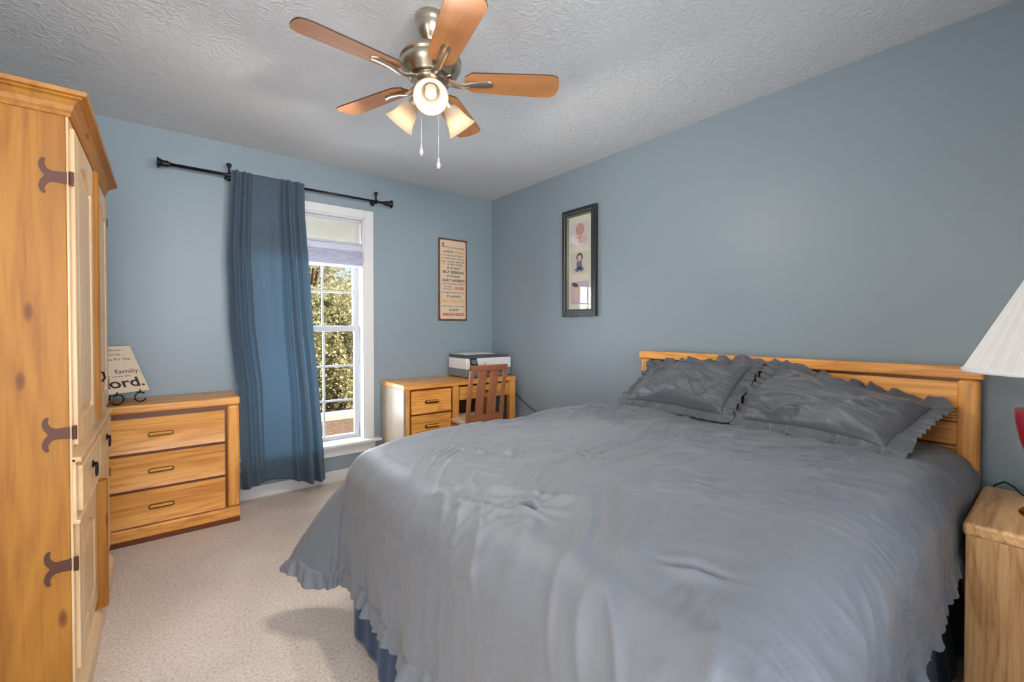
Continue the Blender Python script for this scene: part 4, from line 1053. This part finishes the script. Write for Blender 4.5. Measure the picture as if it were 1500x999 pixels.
# ---- comforter
CR = 0.13
QX0, QY0, QY1 = 0.665, 0.345, 1.70
def comforter_map(X, Y):
    """flat cloth coordinates -> draped position"""
    qx = np.maximum(X, QX0); qy = np.clip(Y, QY0, QY1)
    vx = X - qx; vy = Y - qy; ax, ay = np.abs(vx), np.abs(vy)
    pw = 2.05
    d = (ax ** pw + ay ** pw) ** (1 / pw); dd = np.hypot(vx, vy); k = np.where(dd > 1e-9, 1 / np.maximum(dd, 1e-9), 0)
    nx, ny = vx * k, vy * k
    corner = np.minimum(ax, ay) / np.maximum(np.maximum(ax, ay), 1e-6) * (dd > 1e-6)
    th = np.minimum(d / CR, pi / 2)
    hang = np.maximum(d - CR * pi / 2, 0)
    left = smooth01((Y - (QY1 - 0.25)) / 0.5)
    flare = 0.03 + 0.56 * smooth01(corner * 1.6 - 0.35) * 1.02 * left + 0.14 * corner
    curl = 1 - 0.28 * np.clip(hang / 0.55, 0, 1.1) * (flare > 0.2)
    out = CR * np.sin(th) + hang * flare * curl
    drop = CR * (1 - np.cos(th)) + hang * np.sqrt(1 - np.minimum(flare, 0.9) ** 2)
    # base loft of the top
    top = 0.748 + 0.018 * np.sin(pi * np.clip((qx - 0.4) / 2.2, 0, 1)) * np.sin(pi * np.clip((qy - 0.1) / 1.85, 0, 1)) - 0.030 * smooth01((qx - 1.7) / 0.7)
    top = top - 0.035 * smooth01((0.95 - qx) / 0.45)
    onside = smooth01((d - 0.05) / 0.20)
    # arc coordinate round the bed for hanging folds
    ang = np.arctan2(ny, -nx + 1e-9)
    arc = np.where(ax > ay, qy * 1.0, qx * 1.0) + ang * 0.42
    f = (0.007 * np.sin(arc * 19 + 1.3 * np.sin(arc * 5)) + 0.010 * np.sin(arc * 41 + 2.0 * vnoise(arc * 3, hang * 2, 9)) + 0.006 * vnoise(arc * 40, hang * 3, 12)) * smooth01(hang / 0.5)
    f = f + 0.035 * np.sin(ang * 6 + 0.6) * smooth01(hang / 0.4) * smooth01(corner * 1.5)
    out = out + f
    px = qx + nx * out; py = qy + ny * out; pz = top - drop
    # surface relief (displace mainly along the surface normal)
    N_x = nx * np.sin(th); N_y = ny * np.sin(th); N_z = np.cos(th)
    h = 0.012 * fbm(X * 2.0 + 3, Y * 2.6, 31, 3)
    wx = X + 0.10 * fbm(X * 2, Y * 2, 41, 2); wy = Y + 0.10 * fbm(X * 2 + 9, Y * 2, 42, 2)
    # long soft creases, running towards the pillows and along the foot
    r1 = np.clip(ridge(wx * 2.6 + wy * 1.6, wy * 11 - wx * 5.0, 51), 0, 1) ** 2.2
    m1 = smooth01(vnoise(X * 2.3, Y * 2.3, 61) * 1.2 + 0.35)
    h = h + 0.0105 * r1 * m1 * (1 - 0.8 * onside)
    r2 = np.clip(ridge(wx * 21 + wy * 9, wy * 4 - wx * 1.5, 52), 0, 1) ** 1.5 + 0.6 * np.clip(ridge(wx * 9 + wy * 30, wy * 3 - wx * 5, 53), 0, 1) ** 1.5
    m2 = smooth01(vnoise(X * 3.1 + 7, Y * 3.1, 62) * 1.5 - 0.05)
    h = h + 0.0085 * r2 * m2
    r3 = np.clip(ridge(arc * 15 + 1.2 * fbm(X * 3, Y * 3, 55, 2), d * 1.6 + 3, 56), -0.2, 1) + 0.5 * np.clip(ridge(arc * 33 + 1.5 * fbm(X * 4, Y * 4, 57, 2), d * 3, 58), -0.2, 1)
    h = h + 0.0060 * r3 * smooth01((d - 0.02) / 0.12) * smooth01((0.62 - d) / 0.3) * smooth01(0.45 + vnoise(X * 4 + 2, Y * 4, 59))
    # tufts: small stitched pinches with radiating creases
    for (tx, ty, ga, gl, am) in TUFTS:
        dx, dy = X - tx, Y - ty; r = np.hypot(dx, dy); a = np.arctan2(dy, dx)
        ca, sa = cos(ga), sin(ga); u = dx * ca + dy * sa; v = -dx * sa + dy * ca
        h = h - 1.9 * am * np.exp(-(u / gl) ** 2 - (v / 0.007) ** 2)            # groove
        h = h + am * 0.55 * np.exp(-(u / (gl * 1.2)) ** 2 - ((np.abs(v) - 0.016) / 0.014) ** 2)
        h = h - 0.006 * np.exp(-(r / 0.11) ** 2)
        h = h + 0.0032 * np.sin(a * 9 + 5 * vnoise(X * 9, Y * 9, 71)) * np.exp(-((r - 0.070) / 0.050) ** 2) * smooth01(0.6 + vnoise(X * 6, Y * 6, 72))
    # two gathered crease clusters seen near the middle
    for (tx, ty, sc_, ga, am) in CLUST:
        dx, dy = X - tx, Y - ty; ca, sa = cos(ga), sin(ga); u = dx * ca + dy * sa; v = -dx * sa + dy * ca
        h = h + am * np.sin(u / sc_ * 2 * pi + 5.0 * vnoise(X * 7, Y * 7, 81)) * np.exp(-(u / (sc_ * 1.5)) ** 2 - (v / 0.07) ** 2) * (0.5 + 0.8 * vnoise(X * 14, Y * 5, 82))
    # diagonal ridges on the near right shoulder
    sh = np.exp(-((Y - (QY0 + 0.03)) / 0.17) ** 2)
    h = h + 0.0075 * np.clip(ridge(wx * 17 + wy * 6, wy * 5, 91), -0.2, 1) * smooth01(0.5 + vnoise(X * 5, Y * 3, 92)) * sh * smooth01((X - 0.7) / 0.3)
    px = px + N_x * h; py = py + N_y * h; pz = pz + N_z * h
    py = np.where((px > 1.90) & (Y < 1.0), np.maximum(py, 0.2095), py)
    pz = np.maximum(pz, 0.018 + 0.01 * np.abs(np.sin(arc * 23)))
    return np.stack([px, py, pz], -1)

TUFTS = [(0.73, 0.862, radians(-83), 0.022, 0.020), (1.181, 0.634, radians(-77), 0.050, 0.022), (1.655, 0.472, radians(-72), 0.060, 0.022),
         (0.777, 0.432, radians(-70), 0.040, 0.020), (1.62, 0.90, radians(-70), 0.015, 0.010), (1.75, 1.35, radians(-70), 0.015, 0.012), (1.155, 1.10, radians(-75), 0.018, 0.010)]
CLUST = [(0.997, 1.204, 0.032, radians(-38), 0.0085), (1.155, 1.047, 0.034, radians(-30), 0.0070), (0.819, 1.399, 0.030, radians(-60), 0.006), (0.87, 1.30, 0.022, radians(-40), 0.005)]
TUFTS = [(a, b, c, d, e * 0.95) for a, b, c, d, e in TUFTS]

LF, LR, LL, RF = 0.515, 0.335, 0.51, 0.060
def comforter():
    xs = np.concatenate([np.arange(QX0 - LF, QX0 + 0.05, 0.008), np.arange(QX0 + 0.05, 2.432, 0.0075)] + [np.arange(t_[0] - 0.03, t_[0] + 0.03, 0.003) for t_ in TUFTS])
    xs = np.unique(np.round(xs, 4)); xs = xs[np.concatenate([[True], np.diff(xs) > 0.0012])]
    ys = np.concatenate([np.arange(QY0 - LR, QY1 + LL + 0.004, 0.0075)])
    X, Y = np.meshgrid(xs, ys, indexing='ij')
    m = MB().grid(comforter_map(X, Y))
    o = build('comforter', m, 'comforter_cloth', smooth=True, base=(1.45, 1.02, 0.70))
    tag(o, 'rumpled grey comforter with ruffled hem spread over the bed', 'comforter')
    # gathered ruffle sewn along the hem
    path = []
    st = 0.0055; xa, ya, yb = QX0 - LF, QY0 - LR, QY1 + LL
    for x in np.arange(2.43, xa, -st): path.append((x, ya, 0, -1))
    n = 9
    for k in range(n): a = pi / 2 * k / n; path.append((xa, ya, -sin(a), -cos(a)))
    for y in np.arange(ya, yb, st): path.append((xa, y, -1, 0))
    for k in range(n): a = pi / 2 * k / n; path.append((xa, yb, -cos(a), sin(a)))
    for x in np.arange(xa, 2.43, st): path.append((x, yb, 0, 1))
    path = np.array(path); s = np.arange(len(path)) * st
    rows = 9; P = np.zeros((rows, len(path), 3))
    e = 0.004
    ph = 2.2 * vnoise(s * 7, s * 0 + 0.5, 5)
    for j in range(rows):
        q = j / (rows - 1); w = RF * q
        Xp = path[:, 0] + path[:, 2] * w; Yp = path[:, 1] + path[:, 3] * w
        p = comforter_map(Xp, Yp); p1 = comforter_map(Xp + e, Yp); p2 = comforter_map(Xp, Yp + e)
        nn = np.cross(p1 - p, p2 - p); nn /= np.maximum(np.linalg.norm(nn, axis=1, keepdims=True), 1e-9)
        wv = (0.015 * np.sin(s * 2 * pi / 0.11 + 3 * ph) * (0.6 + 0.6 * vnoise(s * 5, s * 0, 8)) + 0.005 * np.sin(s * 2 * pi / 0.047 + 3 * ph) + 0.0022 * np.sin(s * 2 * pi / 0.021 + ph) * (1 - q)) * q ** 0.7 + 0.004 * (1 - q) * (q > 0) + 0.010 * q
        p = p + nn * wv[:, None]; p[:, 2] = np.maximum(p[:, 2], 0.012 + 0.012 * (1 - q)); P[j] = p
    build('ruffle', MB().grid(P), 'comforter_cloth', o, smooth=True)
comforter()

def pillow(label, BL, BR, TR, TL, T, seed, bend=0.0, dents=()):
    BL, BR, TR, TL = [np.array(p, float) for p in (BL, BR, TR, TL)]
    N_ = np.cross(BR - BL, TL - BL); N_ /= np.linalg.norm(N_)
    if N_[0] > 0: N_ = -N_
    n, k = 120, 100
    c = (BL + BR + TR + TL) / 4
    def S(u, v):
        """u,v in -1..1 -> seam surface"""
        a, b = (u + 1) / 2, (v + 1) / 2
        pin = 0.035
        ue = u * (1 - pin * (1 - v ** 2) ** 1 * 1.0); ve = v * (1 - 0.05 * (1 - u ** 2))
        a, b = (ue + 1) / 2, (ve + 1) / 2
        p = (np.multiply.outer((1 - a) * (1 - b), BL) + np.multiply.outer(a * (1 - b), BR) + np.multiply.outer(a * b, TR) + np.multiply.outer((1 - a) * b, TL))
        w = 0.012 * vnoise(u * 1.7 + seed, v * 1.7, seed) + bend * (1 - v ** 2) * 1.0
        return p + np.multiply.outer(w, N_)
    u = np.linspace(-1, 1, n)[:, None] + np.zeros((1, k)); v = np.linspace(-1, 1, k)[None, :] + np.zeros((n, 1))
    prof = (np.clip(1 - np.abs(u) ** 2.6, 0, 1) ** 0.55) * (np.clip(1 - np.abs(v) ** 2.4, 0, 1) ** 0.55)
    wx = u + 0.3 * fbm(u * 1.3, v * 1.3, seed + 1, 2); wy = v + 0.3 * fbm(u * 1.3, v * 1.3, seed + 2, 2)
    wr = 0.019 * (np.clip(ridge(wx * 0.7 + wy * 3.0, wy * 0.6 - wx * 0.9, seed + 3), -0.3, 1)) + 0.0065 * np.clip(ridge(wx * 3 + wy * 7, wy * 1.2 - wx, seed + 4), -0.3, 1) + 0.010 * fbm(u * 1.6, v * 1.6, seed + 5, 2)
    edge = np.minimum(1 - np.abs(u), 1 - np.abs(v))
    wr = wr + 0.004 * np.sin((np.where(np.abs(u) > np.abs(v), v, u)) * 42) * np.exp(-edge / 0.10)
    for (du, dv, ang, gl, am) in dents:
        du_, dv_ = u - du, v - dv; uu = du_ * cos(ang) + dv_ * sin(ang); vv = -du_ * sin(ang) + dv_ * cos(ang)
        wr = wr - am * np.exp(-(uu / gl) ** 2 - (vv / 0.06) ** 2) + am * 0.6 * np.exp(-(uu / gl) ** 2 - ((vv - 0.13) / 0.08) ** 2)
    front = S(u, v) + np.multiply.outer(T * prof + wr * smooth01(edge / 0.12), N_)
    back = S(u, v) - np.multiply.outer(0.35 * T * prof, N_)
    # nothing sinks into the bed
    m = MB().grid(front); m.grid(back[::-1])
    P = np.array(m.v); P[:, 0] = np.minimum(P[:, 0], 2.424); m.v = [tuple(p) for p in P]
    o = build('pillow', m, 'sham_cloth', smooth=True, base=tuple(c))
    # weld the seam
    bm = bmesh.new(); bm.from_mesh(o.data); bmesh.ops.remove_doubles(bm, verts=bm.verts, dist=0.0008); bmesh.ops.recalc_face_normals(bm, faces=bm.faces); bm.to_mesh(o.data); bm.free(); o.data.shade_smooth()
    tag(o, label, 'pillow', 'ruffled pillows against the headboard')
    # ruffle
    st = 0.0035; per = []
    segs = [((-1, -1), (1, -1), BL, BR, (0, -1)), ((1, -1), (1, 1), BR, TR, (1, 0)), ((1, 1), (-1, 1), TR, TL, (0, 1)), ((-1, 1), (-1, -1), TL, BL, (-1, 0))]
    for (a, b, A, B, out) in segs:
        L = np.linalg.norm(B - A); m_ = int(L / st)
        for j in range(m_): q = j / m_; per.append((a[0] + (b[0] - a[0]) * q, a[1] + (b[1] - a[1]) * q, out[0], out[1]))
        # round the corner
        nxt = {(0, -1): (1, 0), (1, 0): (0, 1), (0, 1): (-1, 0), (-1, 0): (0, -1)}[out]
        for j in range(1, 14):
            t_ = j / 14 * pi / 2; per.append((b[0], b[1], out[0] * cos(t_) + nxt[0] * sin(t_), out[1] * cos(t_) + nxt[1] * sin(t_)))
    per.append(per[0])
    per = np.array(per); s = np.arange(len(per)) * st
    Ux = (BR - BL + TR - TL) / 2; Ux /= np.linalg.norm(Ux); Vx = (TL - BL + TR - BR) / 2; Vx -= Ux * (Vx @ Ux); Vx /= np.linalg.norm(Vx)
    base_ = S(per[:, 0], per[:, 1]); D = np.outer(per[:, 2], Ux) + np.outer(per[:, 3], Vx)
    rows = 9; R = np.zeros((rows, len(per), 3)); ph = 2.5 * vnoise(s * 8, s * 0 + 0.3, seed + 9)
    lean = 0.35 * vnoise(s * 3.5, s * 0 + 0.7, seed + 11)
    win = np.minimum(1, np.minimum(s, s[-1] - s) / 0.03)
    for j in range(rows):
        q = j / (rows - 1); W = 0.062
        wv = (0.017 * np.sin(s * 2 * pi / 0.115 + 2.5 * ph) * (0.7 + 0.6 * vnoise(s * 6, s * 0, seed)) + 0.007 * np.sin(s * 2 * pi / 0.048 + ph * 3)) * (q ** 0.8) * win
        R[j] = base_ + D * (W * q * (1 - 0.12 * np.abs(lean)))[:, None] + np.outer(wv + lean * W * q * 0.9 * win, N_)
    R[:, :, 0] = np.minimum(R[:, :, 0], 2.425)
    low = np.array([0.752]);
    on = R[:, :, 0] < 2.42
    R[:, :, 2] = np.where(on, np.maximum(R[:, :, 2], 0.742), R[:, :, 2])
    build('ruffle', MB().grid(R), 'sham_cloth', o, smooth=True)
    return o
pillow('grey ruffled pillow on the window side of the bed', (2.19, 1.665, 0.768), (2.14, 1.06, 0.778), (2.385, 1.02, 1.000), (2.40, 1.60, 0.955), 0.085, 101, dents=[(0.65, -0.35, radians(70), 0.35, 0.016), (-0.1, 0.2, radians(-35), 0.5, 0.008)])
pillow('grey ruffled pillow slumped at the lamp side of the bed', (2.13, 0.96, 0.775), (1.97, 0.40, 0.785), (2.365, 0.335, 0.880), (2.395, 0.90, 1.005), 0.095, 202, dents=[(-0.15, -0.72, radians(75), 0.22, 0.03), (0.45, 0.0, radians(20), 0.4, 0.016), (0.75, 0.15, radians(60), 0.4, 0.016)])

# ================================================================== NIGHTSTAND AND LAMP
def nightstand():
    x0, x1, y0, y1, zt = 1.928, 2.440, -0.36, 0.203, 0.602
    t = thing('nightstand', 'oak nightstand beside the headboard carrying the red lamp', 'nightstand', ((x0 + x1) / 2, (y0 + y1) / 2, 0))
    build('top', MB().box(x0 - 0.004, x1, y0, y1, zt - 0.040, zt), 'nightoak_x', t, bevel=0.010, seg=4)
    build('body', MB().box(x0 + 0.006, x1 - 0.004, y0 + 0.006, y1 - 0.006, 0.085, zt - 0.040), 'nightoak_z', t, bevel=0.003)
    build('base_rail', MB().box(x0 - 0.006, x1 - 0.002, y0, y1 + 0.002, 0.0, 0.085).box(x0 - 0.0, x1 - .002, y0 + .003, y1 - .002, 0.085, 0.095), 'nightoak_y', t, bevel=0.005)
nightstand()

def lamp():
    cx, cy, zb = 2.165, 0.018, 0.602
    t = thing('table_lamp', 'table lamp with white pleated shade and red glazed body', 'lamp', (cx, cy, zb))
    prof = [(0.0, 0.0), (0.082, 0.0), (0.084, 0.006), (0.080, 0.014), (0.070, 0.018), (0.066, 0.026), (0.056, 0.032), (0.040, 0.038), (0.022, 0.046), (0.014, 0.060), (0.014, 0.085), (0.020, 0.09), (0.014, 0.098)]
    build('base', MB().lathe(prof, (cx, cy, zb), seg=48), 'brass', t, smooth='auto')
    prof = [(0.014, 0.095), (0.022, 0.105), (0.045, 0.140), (0.068, 0.185), (0.085, 0.240), (0.094, 0.295), (0.096, 0.330), (0.093, 0.336), (0.050, 0.345), (0.020, 0.350)]
    build('body', MB().lathe(prof, (cx, cy, zb), seg=48), 'red_glaze', t, smooth='auto')
    prof = [(0.022, 0.348), (0.024, 0.356), (0.014, 0.364), (0.011, 0.40), (0.018, 0.41), (0.018, 0.46), (0.010, 0.465)]
    build('socket', MB().lathe(prof, (cx, cy, zb), seg=32), 'brass', t, smooth='auto')
    m = MB()
    for s in (-1, 1):
        pts = [(cx, cy + s * 0.012, zb + 0.41), (cx, cy + s * 0.05, zb + 0.46), (cx, cy + s * 0.055, zb + 0.58), (cx, cy + s * 0.02, zb + 0.70), (cx, cy, zb + 0.715)]
        m.tube(pts, 0.002, 6)
    build('harp', m, 'brass', t)
    build('bulb', MB().lathe([(0.012, 0.465), (0.014, 0.49), (0.030, 0.53), (0.032, 0.55), (0.024, 0.575), (0.0, 0.585)], (cx, cy, zb), seg=24), 'outlet_white', t, smooth=True)
    # empire shade, knife pleats
    z0, z1, r0, r1 = 1.052 - zb, 1.405 - zb, 0.215, 0.052
    rows = [(r0 + 0.0, z0), (r0 - 0.002, z0 + 0.012)] + [(r0 + (r1 - r0) * q, z0 + (z1 - z0) * q) for q in (0.06, 0.3, 0.6, 0.85, 0.97)] + [(r1, z1)]
    seg = 480
    m = MB(); i0 = 0
    P = np.zeros((len(rows), seg + 1, 3))
    for j, (r, z) in enumerate(rows):
        amp = 0.0 if j in (0, 1, len(rows) - 1) else 0.0022 * r / r0 + 0.0004
        for k in range(seg + 1):
            a = 2 * pi * k / seg; rr = r + amp * (abs(((k / 3.2) % 1) - 0.5) * 4 - 1)
            P[j, k] = (cx + rr * cos(a), cy + rr * sin(a), zb + z)
    sh = build('lamp_shade', MB().grid(P), 'pleated_linen', t, solid=0.0016)
    for (r, z) in ((r0 + 0.001, z0 + 0.006), (r1 + 0.001, z1 - 0.004)):
        m = MB().lathe([(r, -0.006), (r + 0.0022, -0.005), (r + 0.0022, 0.005), (r, 0.006)], (cx, cy, zb + z), seg=96, cap=False)
        build('trim_band', m, 'pleated_linen', sh, smooth=True)
    build('finial', MB().lathe([(0.004, 0.70), (0.008, 0.715), (0.006, 0.725), (0.009, 0.735), (0.0, 0.75)], (cx, cy, zb), seg=16), 'brass', t, smooth=True)
    # flex leaving over the back edge of the nightstand
    c = build('lamp_cord', MB().tube([(2.245, 0.03, 0.606), (2.30, 0.075, 0.607), (2.37, 0.105, 0.612), (2.425, 0.125, 0.618), (2.462, 0.150, 0.622), (2.478, 0.176, 0.600), (2.49, 0.193, 0.555), (2.50, 0.198, 0.42), (2.52, 0.198, 0.3)], 0.003, 8),
              'cord_black', t, smooth=True)
lamp()

# ================================================================== CEILING FAN
def fan():
    fx, fy = 0.85, 1.60
    t = thing('ceiling_fan', 'brushed nickel ceiling fan with five wooden blades and three lights', 'ceiling fan', (fx, fy, ZC))
    c = (fx, fy, 0)
    build('canopy', MB().lathe([(0.056, 2.44), (0.062, 2.432), (0.062, 2.412), (0.058, 2.406), (0.057, 2.395), (0.050, 2.37), (0.036, 2.350), (0.026, 2.340), (0.024, 2.328), (0.0, 2.326)], c, seg=48), 'brushed_nickel', t, smooth='auto')
    build('downrod', MB().lathe([(0.0125, 2.345), (0.0125, 2.315)], c, seg=20).lathe([(0.020, 2.322), (0.024, 2.312), (0.030, 2.306)], c, seg=24), 'brushed_nickel', t, smooth='auto')
    prof = [(0.0, 2.312), (0.035, 2.311), (0.075, 2.303), (0.106, 2.284), (0.120, 2.264), (0.122, 2.258), (0.117, 2.250), (0.119, 2.244), (0.119, 2.232), (0.108, 2.214), (0.092, 2.199), (0.088, 2.192), (0.070, 2.190), (0.066, 2.182), (0.0, 2.180)]
    build('motor_housing', MB().lathe(prof, c, seg=64), 'brushed_nickel', t, smooth='auto')
    build('blade_ring', MB().lathe([(0.0, 2.184), (0.074, 2.184), (0.076, 2.178), (0.072, 2.172), (0.0, 2.170)], c, seg=48), 'brushed_nickel', t, smooth='auto')
    prof = [(0.0, 2.172), (0.050, 2.172), (0.054, 2.166), (0.054, 2.120), (0.049, 2.104), (0.040, 2.094), (0.028, 2.088), (0.0, 2.086)]
    build('switch_housing', MB().lathe(prof, c, seg=48), 'brushed_nickel', t, smooth='auto')
    rin, rout, zt = 0.150, 0.535, 2.186
    blade0 = iron0 = None
    for k in range(5):
        ang = radians(39.3 + 72 * k)
        if blade0 is None:
            # blade outline (narrow clipped root, wide rounded tip)
            o = [(0.135, -0.030), (0.165, -0.052), (0.30, -0.058), (0.46, -0.063)]
            tip = [(0.495 + 0.040 * cos(a) if abs(a) < 1.5 else 0.495, 0.0) for a in []]
            pts = o + [(0.488, -0.062), (0.508, -0.050), (0.516, -0.028), (0.519, 0.0), (0.516, 0.028), (0.508, 0.050), (0.488, 0.062)] + [(a, -b) for a, b in reversed(o)]
            m = MB().prism(pts, (0, 0, -0.003), (1, 0, 0), (0, 1, 0), (0, 0, 1), 0.006)
            blade0 = build('blade', m, 'blade_wood', t, local=True, bevel=0.0012)
            blade0.data.materials.append(MATS['blade_edge'])
            for p in blade0.data.polygons:
                if abs(p.normal.z) < 0.5: p.material_index = 1
            b = blade0
            pit = 12
            m = MB()
            # cranked iron: rises from ring, slips under the blade
            n = 12; topP = []; 
            path = [(0.060, -0.006, 0.020), (0.085, -0.010, 0.020), (0.110, -0.018, 0.016), (0.135, -0.019, 0.013), (0.160, -0.012, 0.014), (0.190, -0.008, 0.017), (0.225, -0.006, 0.019), (0.242, -0.006, 0.015), (0.250, -0.006, 0.006)]
            i0 = 0
            for (px, pz, w) in path:
                for (yy, zz) in ((-w, 0.0), (-w * 0.7, -0.005), (0, -0.008), (w * 0.7, -0.005), (w, 0.0), (w, 0.003), (-w, 0.003)): m.v.append((px, yy, pz + zz + 0.0))
            q = 7
            for j in range(len(path) - 1):
                for i in range(q): a_, b_ = j * q + i, j * q + (i + 1) % q; m.f.append((a_, b_, b_ + q, a_ + q))
            m.f.append(tuple(range(q))[::-1]); m.f.append(tuple((len(path) - 1) * q + i for i in range(q)))
            iron0 = build('blade_iron', m, 'brushed_nickel', t, local=True, smooth='auto'); ir = iron0
        else:
            b = blade0.copy(); COL.objects.link(b); b.parent = t
            ir = iron0.copy(); COL.objects.link(ir); ir.parent = t
        b.location = (0, 0, zt - ZC); b.rotation_euler = (radians(-11), 0, ang)
        ir.location = (0, 0, zt - ZC); ir.rotation_euler = (radians(-11), 0, ang)
    # lights
    for ang in (-118, 2, 122):
        a = radians(ang); el = radians(-42 if ang == -118 else -47)
        u = Vector((cos(a) * cos(el), sin(a) * cos(el), sin(el))); h = Vector((cos(a), sin(a), 0))
        p0 = Vector((fx, fy, 2.118)) + h * 0.045; p1 = p0 + h * 0.030 + Vector((0, 0, -0.004))
        arm = build('light_arm', MB().tube([p0 - h * 0.01, p0 + h * 0.012, p1], 0.0095, 12).lathe([(0.014, -0.012), (0.021, -0.006), (0.023, 0.010), (0.023, 0.022)], p1, u, 24), 'brushed_nickel', t, smooth='auto')
        # bell shade, double walled
        prof = [(0.024, 0.012), (0.030, 0.020), (0.037, 0.038), (0.041, 0.058), (0.046, 0.078), (0.055, 0.098), (0.063, 0.110), (0.0645, 0.112), (0.062, 0.1125), (0.053, 0.100), (0.043, 0.079), (0.038, 0.058), (0.034, 0.038), (0.026, 0.021)]
        sh = build('lamp_shade', MB().lathe(prof, p1, u, 48, cap=False), 'frosted_glass', arm, smooth=True)
        build('bulb', MB().lathe([(0.0, 0.015), (0.011, 0.018), (0.012, 0.040), (0.019, 0.056), (0.0205, 0.066), (0.017, 0.078), (0.008, 0.086), (0.0, 0.0875)], p1, u, 24), 'bulb_glow', sh, smooth=True)
        lp = p1 + u * 0.114
        sp = add_light('fan_bulb_light', 'SPOT', tuple(lp), FAN_W, (1.0, 0.91, 0.81), radius=0.03, rot=(-u).to_track_quat('Z', 'Y').to_euler())
        sp.data.spot_size = radians(146 if ang == -118 else 164); sp.data.spot_blend = 0.25
        add_light('fan_shade_light', 'POINT', tuple(p1 + u * 0.094), 1.6, (1.0, 0.80, 0.58), radius=0.012)
    # pull chains
    for (x, y, z0, z1) in ((0.800, 1.585, 2.10, 1.880), (0.862, 1.560, 2.10, 1.835)):
        m = MB(); n = int((z0 - z1) / 0.0045)
        m.tube([(x, y, z0), (x, y, z1 + 0.03)], 0.0011, 6)
        for k in range(n - 6): m.ball((x, y, z0 - k * 0.0045), 0.0019, 6, 4)
        ch = build('pull_chain', m, 'chain_white', t, smooth=True)
        build('fob', MB().lathe([(0.002, 0.034), (0.004, 0.030), (0.004, 0.020), (0.0075, 0.012), (0.009, 0.002), (0.0065, -0.006), (0.0, -0.010)], (x, y, z1), seg=20), 'crystal', ch, smooth=True)
FAN_W = 20.0
fan()
